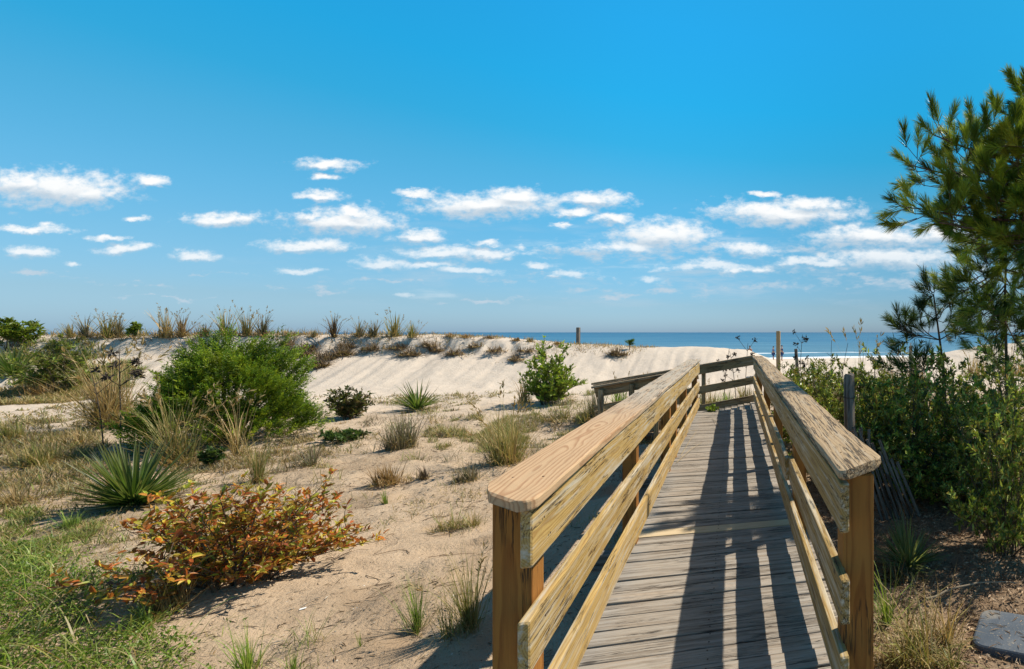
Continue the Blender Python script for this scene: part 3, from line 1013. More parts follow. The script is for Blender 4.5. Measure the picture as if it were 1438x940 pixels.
# ---- shrubs on the sand
shrub(773, 568, 50, 78, [(0.22, 0.31, 0.035), (0.32, 0.38, 0.05), (0.13, 0.20, 0.025)], 'upright leafy green shrub near the thin dark pole', n_stem=26, n_twig=14, n_leaf=14, LL=0.10, LW=0.04, low=0.3, upright=0.95, spread=0.9, lift=0.8, s0=0.08)
shrub(490, 588, 34, 52, [(0.07, 0.10, 0.025), (0.11, 0.13, 0.03), (0.14, 0.10, 0.05)], 'small dark leafy shrub between the evergreen bush and the small yucca', n_stem=16, n_twig=10, n_leaf=12, LL=0.09, LW=0.035, low=0.25, s0=0.1)
shrub(82, 548, 62, 74, [(0.12, 0.18, 0.02), (0.19, 0.23, 0.04), (0.17, 0.16, 0.05)], 'loose yellow green shrub on the dune slope beside the cut off yucca', n_stem=16, n_twig=9, n_leaf=14, LL=0.12, LW=0.045, low=0.25)
shrub(20, 492, 50, 42, [(0.16, 0.23, 0.02), (0.23, 0.28, 0.03)], 'bright green shrub on top of the dune at the edge of the photo', n_stem=14, n_twig=8, n_leaf=14, LL=0.13, LW=0.05, low=0.3)
shrub(188, 476, 10, 24, [(0.13, 0.2, 0.02), (0.18, 0.24, 0.04)], 'tiny green bush on the dune crest between tall grasses', n_stem=8, n_twig=6, n_leaf=10, LL=0.10, LW=0.045, low=0.5)
tuft(163, 600, 55, 125, 'tan', 'dry tan brush leaning against the side of the evergreen bush', n=420, heads=14, lean=.32, droop=.5, name='dry_brush', cat='dry brush')
shrub(480, 622, 50, 14, [(0.06, 0.11, 0.025), (0.10, 0.15, 0.04)], 'flat patch of creeping leafy plant on bare sand before the small yucca', cat='creeper', name='creeping_plant', n_stem=12, n_twig=6, n_leaf=12, LL=0.07, LW=0.04, low=0.6)
shrub(300, 655, 25, 22, [(0.06, 0.11, 0.025), (0.10, 0.15, 0.04)], 'small green leafy plant at the foot of the evergreen bush', cat='plant', name='leafy_plant', n_stem=8, n_twig=5, n_leaf=12, LL=0.07, LW=0.04, low=0.6)

# ---- grass tufts, by pixel of their foot
GA = 'grass tufts on the sand'
TU = [
 (246, 655, 48, 118, 'mix', 'tall yellowing grass clump with tan stalks before the evergreen bush', dict(n=200, heads=14, lean=.25, droop=.6)),
 (335, 640, 30, 92, 'tan', 'thin arching tan stalks at the shaded foot of the evergreen bush', dict(n=40, heads=9, lean=.2, droop=.8)),
 (362, 678, 32, 72, 'mix', 'wispy upright grass directly behind the red leaved shrub', dict(n=90, heads=6, lean=.2, droop=.4)),
 (435, 655, 42, 42, 'grey', 'dark wiry dead tuft above the red leaved shrub', dict(n=120, lean=.5, droop=.3)),
 (562, 630, 40, 72, 'grey', 'grey green bushy tuft directly in front of the small yucca', dict(n=260, lean=.35, droop=.4)),
 (630, 612, 62, 26, 'mix', 'low olive grass mat beside the grey green tuft', dict(n=240, lean=.8, droop=.7)),
 (712, 652, 52, 105, 'mix', 'large green and tan clump with long leaning stalks beside the pale handrail', dict(n=300, heads=14, lean=.4, droop=.6)),
 (800, 590, 70, 30, 'mix', 'low olive grass mat under the upright leafy shrub', dict(n=280, lean=.7, droop=.7)),
 (738, 565, 26, 44, 'tan', 'thin tan grass beside the upright leafy shrub', dict(n=70, heads=6, lean=.25, droop=.4)),
 (838, 590, 30, 62, 'grey', 'dark spiky tuft close to the far end of the pale handrail', dict(n=170, lean=.35, droop=.4)),
 (872, 575, 26, 52, 'bright', 'bright green grass against the ramp railing', dict(n=130, lean=.4, droop=.6, heads=4)),
 (540, 680, 42, 38, 'rust', 'round rust brown tuft in the middle of the bare sand', dict(n=300, lean=.6, droop=.4)),
 (596, 672, 20, 24, 'brown', 'small dark brown tuft next to the round rust tuft', dict(n=90, lean=.5, droop=.4)),
 (655, 675, 32, 36, 'grey', 'scruffy grey tuft on the sand below the large leaning clump', dict(n=150, lean=.5, droop=.4)),
 (640, 742, 62, 44, 'mix', 'wide low tuft of arching blades beside the near handrail end', dict(n=220, lean=.9, droop=.8)),
 (588, 888, 34, 104, 'green', 'upright narrow tuft alone on the sand below the round rust tuft', dict(n=75, lean=.22, droop=.3)),
 (652, 888, 50, 132, 'mix', 'upright pale green tuft right beside the near end post', dict(n=190, lean=.25, droop=.35, heads=3)),
 (507, 908, 8, 44, 'green', 'single thin sprig standing on the bare sand', dict(n=10, lean=.12, droop=.2)),
 (540, 708, 12, 26, 'green', 'tiny green sprig below the round rust tuft', dict(n=22, lean=.25, droop=.3)),
 (345, 945, 52, 82, 'bright', 'fresh green grass clump with upright blades below the red leaved shrub', dict(n=110, lean=.3, droop=.4)),
 (412, 950, 26, 52, 'bright', 'small fresh green tuft at the bottom edge of the photo', dict(n=50, lean=.25, droop=.4)),
 (235, 862, 62, 92, 'tan', 'straw coloured tuft growing through the low red leaves', dict(n=200, lean=.4, droop=.5, heads=3)),
 (205, 880, 50, 50, 'green', 'green arching tuft between the straw tuft and the green ground cover', dict(n=110, lean=.7, droop=.8)),
 (60, 655, 75, 48, 'mix', 'broad scrubby olive tuft before the strip of bright sand', dict(n=380, lean=.7, droop=.5)),
 (22, 618, 40, 40, 'mix', 'olive tuft at the photo edge beside the strip of bright sand', dict(n=220, lean=.5, droop=.5)),
 (108, 625, 34, 34, 'tan', 'tan tuft beside the two dead stalks', dict(n=160, lean=.6, droop=.5)),
 (25, 705, 62, 36, 'tan', 'flattened straw tuft on the sand behind the large yucca', dict(n=260, lean=1.0, droop=.4)),
 (95, 745, 62, 36, 'green', 'grey green low tuft spilling from the foot of the large yucca', dict(n=240, lean=.9, droop=.7)),
 (140, 560, 55, 40, 'tan', 'dry tan tuft on the dune slope beside the loose green shrub', dict(n=200, lean=.6, droop=.4)),
 (60, 556, 60, 30, 'rust', 'rusty dead tuft at the foot of the loose green shrub', dict(n=200, lean=.7, droop=.5)),
 (905, 553, 22, 30, 'tan', 'seedy tan grass behind the ramp railing', dict(n=60, heads=7, lean=.3, droop=.4)),
 (960, 540, 24, 26, 'mix', 'thin grass showing over the bend of the railing', dict(n=60, heads=5, lean=.3, droop=.4)),
]
for px, py, hw, hp, sty, lab, kw in TU:
    tuft(px, py, hw, hp, sty, lab, GA, **kw)

# ---- crest of the dune: tall grass against the sky
def crest_y(px):
    r = None
    for yy in range(440, 520):
        rr = ray(px, yy)
        t = np.linspace(8, 26, 260)
        p = CAM[None] + rr[None] * t[:, None]
        if (p[:, 2] < height(p[:, 0], p[:, 1])).any():
            return yy + 1.5
    return 480


GC = 'tall grass along the dune crest'
CR = [
 (100, 12, 26, 'mix', 'thin grass next to the bright green shrub on the crest'),
 (122, 14, 40, 'grey', 'thin dark grass on the crest beside the bright green shrub'),
 (150, 24, 46, 'mix', 'dense dark clump of grass on the crest before the tiny green bush'),
 (166, 14, 40, 'grey', 'narrow upright clump touching the tiny green bush'),
 (232, 30, 52, 'tan', 'tall tan clump on the crest behind the evergreen bush, first after the tiny bush'),
 (258, 24, 38, 'rust', 'short rusty clump on the crest over the evergreen bush'),
 (285, 22, 26, 'rust', 'low rusty clump between the tall crest clumps over the evergreen bush'),
 (318, 26, 50, 'mix', 'tall green clump on the crest right over the evergreen bush'),
 (345, 26, 52, 'mix', 'tallest olive clump on the crest over the evergreen bush'),
 (368, 14, 44, 'grey', 'dark clump ending the tall row over the evergreen bush'),
 (405, 16, 12, 'tan', 'very low tan clump on the bare crest'),
 (440, 18, 14, 'tan', 'low tan clump before the single tall crest stalks'),
 (469, 9, 40, 'brown', 'single narrow dark clump of stalks on the bare crest'),
 (505, 15, 32, 'grey', 'thin grey clump on the crest over the small dark shrub'),
 (526, 15, 30, 'grey', 'second thin grey clump on the crest over the small yucca'),
 (553, 18, 42, 'mix', 'sparse clump with the tallest bending seed stalks on the bare crest'),
 (580, 20, 28, 'mix', 'sparse clump with drooping stalks where the sea line begins'),
 (745, 14, 10, 'tan', 'short tan clump on the crest before the thin dark pole'),
]
for px, hw, hp, sty, lab in CR:
    tuft(px, crest_y(px) + 1, hw * 1.25, hp * 0.88, sty, lab, GC, n=70, heads=7 if hp > 24 else 2, lean=.25, droop=.5)

# ---- dead roots and thatch hanging from the broken dune edge
GR = 'dead thatch on the dune face'
RO = [(408, 486, 18, 14), (436, 492, 22, 18), (460, 505, 18, 22), (492, 488, 20, 14), (520, 492, 22, 16), (556, 490, 26, 16), (598, 487, 22, 14), (612, 493, 14, 12), (668, 488, 18, 10), (700, 494, 22, 12), (745, 494, 20, 11), (760, 503, 14, 9), (868, 499, 20, 18), (380, 492, 12, 12), (425, 500, 30, 30), (448, 516, 20, 26), (575, 499, 24, 18), (640, 498, 20, 16), (725, 506, 16, 14), (480, 500, 22, 22)]
RL = ['dark dead thatch hanging nearest the evergreen bush on the dune face', 'dark tangle of roots second from the evergreen bush on the dune face', 'long dark tangle sliding furthest down the dune face',
      'dark thatch on the dune edge over the small dark shrub', 'brown thatch on the dune edge before the drooping crest stalks', 'wide brown thatch under the bending crest stalks', 'brown thatch where the sea line begins over the dune',
      'small brown tangle below the start of the sea line', 'thin brown thatch on the bare stretch of the dune edge', 'brown tangle half way along the dune edge to the dark pole', 'brown thatch just before the thin dark pole',
      'small brown tangle under the thin dark pole', 'black dead twigs beside the pine seedling on the crest', 'small dead tangle touching the evergreen bush on the dune', 'large dark drape of roots over the steepest part of the dune face', 'dark clump slid half way down the dune face beside the long tangle', 'brown roots under the drooping crest stalks, lower of two', 'brown roots midway along the dune face', 'little brown clump low on the dune face near the dark pole', 'dark roots between the large drape and the thatch over the small dark shrub']
for (px, py, hw, hp), lab in zip(RO, RL):
    tuft(px, py, hw * 1.5, hp * 1.1, 'thatch', lab, GR, n=260, name='dead_thatch', cat='dead grass', lean=1.1, droop=1.5)
for i, (px, py, hw, hp) in enumerate([(630, 481, 30, 7), (690, 482, 34, 7), (655, 479, 26, 8), (725, 484, 22, 7), (780, 488, 20, 6)]):
    tuft(px, crest_y(px) + 1, hw, hp, 'rust', ['low rusty grass on the crest just after the sea line begins', 'low rusty grass on the crest half way to the dark pole', 'rusty strip of grass on the crest over the bare dune face', 'low rusty grass approaching the thin dark pole', 'last low rusty grass before the thin dark pole'][i], 'rusty grass along the bare crest', n=110, lean=.7, droop=.5)

# ---- dead stalks
GS = 'dead flower stalks'
for px, py, hp, lx, ns, hd, lab in [
    (170, 640, 150, -0.06, 9, True, 'tall dead stalk with dark seed heads before the tan brush'),
    (146, 640, 112, -0.22, 6, False, 'leaning bare dead stalk beside the seed headed one'),
    (1046, 512, 30, 0.05, 6, True, 'thin dead stalk with dark heads behind the end of the railing'),
    (1122, 520, 50, 0.05, 11, True, 'twiggy dead stalk with few dark leaves before the sea'),
    (1166, 520, 42, 0.02, 2, False, 'bare dead stalk straight up before the sea over the hedge'),
    (1180, 522, 40, 0.12, 3, False, 'slightly leaning bare stalk beside the straight one before the sea'),
    (1016, 508, 18, 0.1, 7, True, 'low stalk with black seed heads over the crossing rail'),
    (1034, 509, 16, -0.1, 7, True, 'second low stalk with black seed heads over the crossing rail')]:
    q, d = gnd(px, py) if px < 1000 else (None, 12.5)
    if q is None:
        q = at(px, 467, d); q[2] = hz(q[0], q[1])
        top = CH + (467 - (py - hp)) / F * d
        h = top - q[2]
    else:
        h = hp * d / F
    a = -TH
    o = make_stalk(h, ns, hd, lx, 0.0045 + 0.0006 * d).obj('dead_stalk', M['dead'], loc=q)
    o.rotation_euler = (0, 0, a)
    tag(o, lab, 'dead plant', GS)

# ---- far side of the walk: hedge, grasses
def standing(px, top_y, d, hw):
    q = at(px, 467, d); q[2] = hz(q[0], q[1])
    return q, CH + (467 - top_y) / F * d - q[2], size_at(px, d, hw)


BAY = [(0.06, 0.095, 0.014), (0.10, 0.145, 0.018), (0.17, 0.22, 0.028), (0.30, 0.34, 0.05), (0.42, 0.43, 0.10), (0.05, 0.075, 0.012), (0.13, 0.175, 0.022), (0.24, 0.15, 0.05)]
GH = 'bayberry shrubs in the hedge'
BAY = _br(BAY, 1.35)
protos = []
for v in range(3):
    st, fo = make_shrub(0.9, 0.9, 1.5, BAY, 24, 15, 18, 0.080, 0.032, 1.0, 0.12, 0.5, False, 0.3, cluster=True)
    protos.append((st.mesh('bay_stem', M['stem']), fo.mesh('bay_foliage', M['gloss'])))
HD = [(1136, 528, 9.2, 62, 'dark leafy shrub right behind the weathered cap at the far end of the hedge'),
      (1172, 532, 7.6, 72, 'dark leafy shrub wrapped round the old grey post'),
      (1222, 520, 7.2, 78, 'dark leafy shrub behind the leaning fence slats'),
      (1285, 522, 6.7, 95, 'dark leafy shrub under the smallest pine'),
      (1350, 520, 6.4, 100, 'dark leafy shrub between the two young pines'),
      (1425, 526, 6.0, 110, 'dark leafy shrub under the slim pine trunk at the photo edge'),
      (1410, 578, 4.7, 85, 'nearer low shrub with lighter leaves at the photo edge'),
      (1250, 520, 9.6, 70, 'leafy shrub in the back row under the tan grass tuft'),
      (1340, 515, 9.4, 75, 'leafy shrub in the back row before the far sand patch'),
      (1430, 515, 8.6, 80, 'leafy shrub in the back row at the photo edge'),
      (1200, 556, 6.9, 60, 'low dark shrub in front of the old grey post'),
      (1296, 600, 6.3, 70, 'low dark shrub in deep shade at the front of the hedge'),
      (1362, 620, 5.9, 62, 'low shrub in deep shade beside the lighter leaved one')]
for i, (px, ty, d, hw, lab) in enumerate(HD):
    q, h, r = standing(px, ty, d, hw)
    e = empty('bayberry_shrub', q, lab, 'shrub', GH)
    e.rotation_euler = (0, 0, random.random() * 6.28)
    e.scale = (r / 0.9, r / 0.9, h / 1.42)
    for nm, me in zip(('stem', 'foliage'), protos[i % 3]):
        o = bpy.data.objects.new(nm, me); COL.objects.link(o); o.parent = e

for px, ty, d, hw, cols, lab in [
    (1108, 508, 11.5, 24, [(0.16, 0.19, 0.03), (0.24, 0.24, 0.05), (0.10, 0.14, 0.025)], 'yellow green bush behind the tan post'),
    (1150, 506, 12.0, 36, [(0.19, 0.21, 0.035), (0.27, 0.26, 0.06), (0.12, 0.16, 0.03)], 'golden green bush before the surf'),
    (1205, 508, 12.5, 34, [(0.13, 0.16, 0.03), (0.21, 0.21, 0.05)], 'olive bush under the tall grass stalks'),
    (1240, 512, 12.0, 30, [(0.10, 0.13, 0.03), (0.17, 0.18, 0.04)], 'darker olive bush under the tan grass tuft')]:
    q, h, r = standing(px, ty, d, hw)
    st, fo = make_shrub(r, r, h, cols, 16, 9, 14, 0.10, 0.03, 1.0, 0.2, 0.6)
    e = empty('seaside_bush', q, lab, 'bush', 'low bushes before the surf')
    st.obj('stem', M['stem'], e); fo.obj('foliage', M['leaf'], e)

def tuft_top(px, ty, d, hw, style, lab, group, **k):
    q, h, r = standing(px, ty, d, hw)
    o = make_tuft('grass_tuft', r, h, style, w=max(0.0045, 0.0014 * d), **k).obj('grass_tuft', M['grass'], loc=q)
    return tag(o, lab, 'grass tuft', group)


GB = 'grasses beyond the hedge'
tuft_top(1206, 455, 12.8, 40, 'grey', 'tall thin dark stalks standing against the sea over the hedge', GB, n=26, heads=8, lean=.14, droop=.25)
tuft_top(1250, 476, 13.5, 32, 'rust', 'bushy tan grass tuft with feathery top against the sea', GB, n=190, heads=8, lean=.3, droop=.4)
tuft_top(1287, 483, 15.0, 26, 'rust', 'tan grass tuft behind the branch of the smallest pine', GB, n=130, heads=4, lean=.35, droop=.5)
tuft_top(1140, 500, 13.5, 36, 'mix', 'yellowish grass behind the golden green bush', GB, n=150, heads=8, lean=.35, droop=.5)
tuft_top(1175, 505, 13.0, 34, 'mix', 'yellowish grass under the bare stalks', GB, n=150, heads=6, lean=.35, droop=.5)
tuft_top(1375, 482, 19.0, 40, 'tan', 'dry grass on the far sand rise behind the young pines', GB, n=130, heads=6, lean=.35, droop=.5)
tuft_top(1425, 476, 19.5, 36, 'tan', 'dry grass on the far sand rise at the photo edge', GB, n=130, heads=6, lean=.35, droop=.5)
tuft_top(1120, 512, 10.6, 26, 'bright', 'fresh green grass beside the far end of the weathered cap', GB, n=150, lean=.4, droop=.6)
# grass behind the crossing rail
GK = 'grasses behind the crossing rail'
tuft_top(1000, 535, 12.9, 34, 'mix', 'seedy olive grass behind the crossing rail, nearer the pale handrail', GK, n=150, heads=10, lean=.3, droop=.5)
tuft_top(1026, 540, 12.8, 36, 'bright', 'bright green broad grass showing between the crossing rails', GK, n=220, lean=.5, droop=.7)
tuft_top(1046, 528, 13.3, 26, 'mix', 'olive grass behind the crossing rail, nearer the weathered cap', GK, n=150, heads=6, lean=.35, droop=.5)
tuft_top(1000, 560, 12.4, 40, 'bright', 'low yellow green grass under the crossing rail', GK, n=200, lean=.8, droop=.8)
p = np.array([-0.44, Y1 + 0.02, 0.0]);
st, fo = make_shrub(0.13, 0.10, 0.17, G_BRIGHT, 7, 4, 6, 0.06, 0.028, low=0.3)
e = empty('leafy_sprig', (-0.45, Y1 - 0.06, -0.03), 'leafy green sprig growing over the far edge of the deck', 'plant')
st.obj('stem', M['stem'], e); fo.obj('foliage', M['leaf'], e)

# grass by the orange end post
GP = 'grasses in the leaf litter by the end post'
tuft(1262, 815, 60, 60, 'grey', 'grey dead blades lying round the narrow leaved yucca', GP, n=130, lean=1.0, droop=.7, bw=1.6)
tuft(1290, 925, 85, 150, 'mix', 'big loose clump of long arching pale blades before the slab', GP, n=150, lean=.55, droop=1.3, heads=0, bw=2.2)
tuft(1250, 945, 60, 70, 'tan', 'straw coloured clump hugging the orange end post', GP, n=190, lean=.6, droop=.9, bw=1.5)
tuft(1335, 950, 60, 75, 'mix', 'loose green and straw clump at the bottom edge beside the slab', GP, n=90, lean=.6, droop=1.1, bw=2.0)
tuft(1275, 762, 22, 72, 'tan', 'few pale curling stalks rising behind the narrow leaved yucca', GP, n=12, lean=.25, droop=.9)
tuft(1330, 905, 60, 120, 'tan', 'long pale straw blades arching towards the slab', GP, n=60, lean=.5, droop=1.2, bw=1.8)
tuft(1248, 880, 40, 120, 'green', 'tall green blades touching the orange end post', GP, n=60, lean=.35, droop=.9, bw=1.5)
tuft(1400, 775, 50, 26, 'bright', 'sunlit low green plant under the lighter leaved shrub', GP, n=90, lean=.9, droop=.7)

# ------------------------------------------------------------------ pines
def limb(st, a, b, r0, r1, sag=0.1, n=10):
    a = np.asarray(a, float); b = np.asarray(b, float)
    m = (a + b) / 2 + np.array([0, 0, -sag]) * np.linalg.norm(b - a) + R.normal(0, 0.03, 3)
    c = bez(a, m, b, n); tube(st, c, r0, r1, 6)
    return c


def pine(name, base, spine, limbs, lab, cat, sh_n, NL, SL_, rtrunk, twigs=5, cols=None, need=95, group='pine trees', w=0.0035, big=1.0):
    """limbs: list of (height fraction on spine, tip point)"""
    base = np.asarray(base, float)
    e = empty(name, base, lab, cat, group)
    tr = MB(); br = MB(); fo = MB()
    sp = np.array(spine) - base
    t = np.linspace(0, 1, len(sp)); tt = np.linspace(0, 1, 14)
    spi = np.stack([np.interp(tt, t, sp[:, i]) for i in range(3)], 1)
    tube(tr, spi, rtrunk, rtrunk * 0.35, 9)
    kw = {} if cols is None else dict(cols=cols)
    for f, tip, nt in limbs:
        a = np.array([np.interp(f, tt, spi[:, i]) for i in range(3)])
        tipl = np.asarray(tip) - base
        c = limb(br, a, tipl, rtrunk * 0.33, 0.006, 0.08)
        L = np.linalg.norm(tipl - a)
        d = unit(c[-1] - c[-3])
        dirs = [(c[-1], unit(d + np.array([0, 0, 0.5])))]
        for i in range(nt):
            s = 0.30 + 0.68 * (i + random.random()) / nt
            k = min(int(s * 9), 8); p0 = c[k] + (c[k + 1] - c[k]) * (s * 9 - k)
            dr = unit(unit(c[k + 1] - c[k]) * 0.7 + R.normal(0, 0.7, 3) + np.array([0, 0, 0.25]))
            tl = big * random.uniform(0.10, 0.34) * min(1.0, 0.4 + L * 0.5)
            p1 = p0 + dr * tl
            tube(br, bez(p0, (p0 + p1) / 2 - np.array([0, 0, 0.02]), p1, 5), 0.006, 0.004, 4)
            dirs.append((p1, unit(dr * 0.8 + np.array([0, 0, 0.55]) + R.normal(0, 0.2, 3))))
            if random.random() < 0.5:
                p2 = p0 + dr * tl * 0.5; d2 = unit(dr + R.normal(0, 0.8, 3) + np.array([0, 0, 0.4]))
                tube(br, np.array([p2, p2 + d2 * 0.08, p2 + d2 * 0.14]), 0.005, 0.004, 4)
                dirs.append((p2 + d2 * 0.13, d2))
        for p, dd in dirs:
            tube(br, np.array([p - dd * 0.02, p + dd * SL_ * 0.5, p + dd * SL_]), 0.0045, 0.003, 4)
            shoot(fo, p - dd * SL_ * 0.15, dd, SL_ * 1.1, NL, need, w=w, **kw)
    tr.obj('trunk', M['bark'], e, smooth=True); br.obj('branch', M['bark'], e); fo.obj('crown', M['needle'], e)
    return e


def gp(px, d):
    q = at(px, 467, d); q[2] = hz(q[0], q[1]) - 0.05
    return q


# big pine: trunk stands just outside the frame
DP = 1.62
b = gp(1610, 3.9 * DP)
spine = [b, at(1590, 430, 3.9 * DP), at(1562, 280, 3.85 * DP), at(1530, 130, 3.8 * DP)]
limbs = [(0.62, at(1286, 292, 3.6 * DP), 22), (0.70, at(1278, 232, 3.7 * DP), 21), (0.74, at(1312, 190, 3.6 * DP), 20), (0.78, at(1366, 195, 3.7 * DP), 18), (0.88, at(1412, 160, 3.7 * DP), 15),
         (0.96, at(1440, 130, 3.8 * DP), 12), (0.58, at(1318, 312, 3.5 * DP), 18), (0.56, at(1342, 322, 3.8 * DP), 16), (0.68, at(1325, 262, 3.9 * DP), 21), (0.66, at(1385, 278, 3.5 * DP), 18),
         (0.74, at(1400, 232, 4.0 * DP), 18), (0.55, at(1395, 335, 3.6 * DP), 15), (0.53, at(1425, 350, 3.9 * DP), 14), (0.80, at(1428, 205, 3.5 * DP), 14), (0.64, at(1350, 290, 3.7 * DP), 18), (0.72, at(1352, 235, 3.6 * DP), 18)]
pine('pine_tree', b, spine, limbs, 'large pine reaching in over the hedge with long bright green needle brushes', 'pine tree', 0, 0.165, 0.19, 0.10,
     cols=((0.075, 0.13, 0.016), (0.14, 0.21, 0.02), (0.25, 0.32, 0.03), (0.40, 0.44, 0.05), (0.18, 0.25, 0.025)), need=150, w=0.0045, big=1.35)
# slim pine with bare trunk
b = gp(1416, 6.86)
spine = [b, at(1414, 540, 6.86), at(1411, 420, 6.86), at(1414, 330, 6.86)]
limbs = [(0.98, at(1410, 345, 6.86), 6), (0.93, at(1436, 360, 6.7), 8), (0.90, at(1385, 375, 7.0), 9), (0.78, at(1425, 405, 6.6), 9), (0.68, at(1430, 450, 6.7), 9), (0.62, at(1400, 460, 7.1), 7), (0.58, at(1435, 490, 6.6), 8), (0.88, at(1362, 395, 7.2), 9), (0.86, at(1352, 410, 6.58), 9), (0.84, at(1340, 425, 7.28), 8), (0.82, at(1450, 385, 6.72), 6), (0.74, at(1372, 440, 6.30), 8), (0.72, at(1440, 430, 7.14), 7), (0.72, at(1392, 425, 7.28), 6),
         (0.55, at(1386, 478, 6.44), 5), (0.53, at(1446, 470, 6.72), 5), (0.52, at(1395, 500, 7.28), 3), (0.66, at(1358, 455, 6.86), 6)]
pine('pine_tree', b, spine, limbs, 'slim young pine with thin bare trunk near the photo edge', 'pine tree', 0, 0.19, 0.18, 0.032, need=85, big=1.4, w=0.005,
     cols=((0.06, 0.105, 0.018), (0.11, 0.17, 0.022), (0.20, 0.26, 0.035), (0.28, 0.33, 0.05)))
# smallest pine, dark against the sea
b = gp(1332, 7.2)
spine = [b, at(1325, 520, 7.21), at(1322, 495, 7.21), at(1311, 415, 7.21)]
limbs = [(1.0, at(1310, 416, 7.21), 4), (0.74, at(1262, 462, 6.94), 5), (0.74, at(1290, 455, 7.48), 4), (0.74, at(1348, 460, 7.07), 5), (0.85, at(1300, 440, 7.21), 2), (0.45, at(1270, 520, 6.80), 5), (0.6, at(1292, 530, 6.66), 3), (0.78, at(1336, 440, 7.48), 3), (0.86, at(1326, 432, 7.48), 2)]
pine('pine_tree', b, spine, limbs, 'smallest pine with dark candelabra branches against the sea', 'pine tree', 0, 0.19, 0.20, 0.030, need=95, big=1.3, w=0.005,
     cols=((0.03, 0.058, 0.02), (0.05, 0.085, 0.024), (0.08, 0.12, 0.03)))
# seedling on the dune crest
q, d = gnd(884, crest_y(884) + 3)
fo = MB(); st = MB()
tube(st, [(0, 0, -.05), (0.0, 0, 0.2), (0.02, 0, 0.38)], 0.02, 0.008, 5)
for i in range(9):
    a = random.random() * 6.28; z = random.uniform(0.12, 0.36)
    shoot(fo, (0, 0, z), (math.cos(a), math.sin(a), 0.6), 0.14, 0.14, 40, 0.012, cols=((0.06, 0.12, 0.02), (0.1, 0.17, 0.03)))
e = empty('pine_seedling', q, 'tiny green pine seedling on the dune crest near the sea', 'pine seedling')
st.obj('trunk', M['bark'], e); fo.obj('crown', M['needle'], e)

# ------------------------------------------------------------------ posts, fence
def pole(px, ty, d, wpx, lean, mat, lab, name='wooden_post', sides=None, group='posts on the beach dunes'):
    q = at(px, 467, d); q[2] = hz(q[0], q[1])
    h = CH + (467 - ty) / F * d - q[2]
    w = wpx * d / F
    mb = MB()
    board(mb, (0, 0, -0.3), (lean * h, 0, h), (1, 0, 0), w, w, w * 0.12, 0.004, along0=None, seg=8)
    o = mb.obj(name, mat, loc=q)
    o.rotation_euler = (0, 0, -TH)
    return tag(o, lab, 'post', group)


pole(812, 460, 20.2, 4.2, 0.0, M['old_post'], 'thin dark pole standing on the dune beyond the upright leafy shrub')
pole(1093, 465, 19.0, 5.5, 0.0, M['rail_far'], 'square tan post rising against the sea before the bathers')
pole(1123, 490, 15.5, 4.2, -0.10, M['old_post'], 'short dark leaning post before the surf')
pole(1279, 486, 16.0, 4.6, 0.0, M['old_post'], 'short grey post beside the tan grass tuft')

q = at(1193, 467, 5.6); q[2] = hz(q[0], q[1])
e = empty('fence_post', q, 'old split grey post with wire bands beside the weathered cap', 'fence post')
top = CH + (467 - 526) / F * 5.6 - q[2]
mb = MB(); v = []
an = np.linspace(0, 2 * PI, 13)[:-1]
ZS = np.linspace(-0.2, top, 16)
for j, z in enumerate(ZS):
    rr = 0.058 * (1 + 0.10 * np.sin(an * 3 + 1) + 0.05 * np.sin(an * 5 + z)) * (0.93 if j == 15 else 1)
    v += [(rr[i] * math.cos(an[i]) + 0.006 * math.sin(z * 3), rr[i] * math.sin(an[i]), z + (0.012 * math.sin(an[i] * 2) if j == 15 else 0)) for i in range(12)]
f = [(j * 12 + i, j * 12 + (i + 1) % 12, (j + 1) * 12 + (i + 1) % 12, (j + 1) * 12 + i) for j in range(15) for i in range(12)]
bcv = np.array([(an[i % 12] * 0.058 - 0.15, ZS[i // 12], 0.02) for i in range(len(v))])
mb.add(v, [np.array(f), np.array([[15 * 12 + i for i in range(12)]])], None, bcv, 0.5)
mb.obj('timber', M['old_post'], e)
for zz in (top - 0.25, top - 0.62):
    mb = MB()
    tube(mb, [(0.066 * math.cos(a), 0.066 * math.sin(a), zz + 0.01 * math.sin(a)) for a in np.linspace(0, 2 * PI, 16)], 0.004, 0.004, 4)
    mb.obj('wire_band', M['wire'], e)

# broken sand fence of thin slats, fallen against the shrubs
q = at(1252, 467, 5.6); q[2] = hz(q[0], q[1])
e = empty('sand_fence', q, 'broken sand fence of thin grey slats leaning into the hedge by the old post', 'sand fence')
e.rotation_euler = (0, 0, -TH)
mb = MB()
tops = []
for i in range(8):
    x = -0.10 + 0.062 * i
    hh = random.uniform(0.98, 1.16) - 0.045 * i
    lean = -0.30 - 0.015 * i
    board(mb, (x, 0.02 * math.sin(i), 0.0), (x + lean * hh, -0.06 + 0.02 * math.sin(i), hh), (1, 0, 0), 0.034, 0.010, 0.002, 0.003, along0=None, seg=6)
for x in (-0.42, -0.33, -0.24):
    board(mb, (x, 0.15, 0), (x - 0.01, 0.15, 0.95 + 0.1 * random.random()), (1, 0, 0), 0.036, 0.010, 0.002, 0.003, along0=None, seg=6)
mb.obj('slat', M['old_post'], e)
mb = MB()
for zz in (0.35, 0.75):
    tube(mb, [(-0.44 + 0.1 * i, 0.14 - 0.016 * i, zz + 0.015 * math.sin(i * 2) - (0.012 * i)) for i in range(8)], 0.0025, 0.0025, 4)
mb.obj('wire', M['wire'], e)

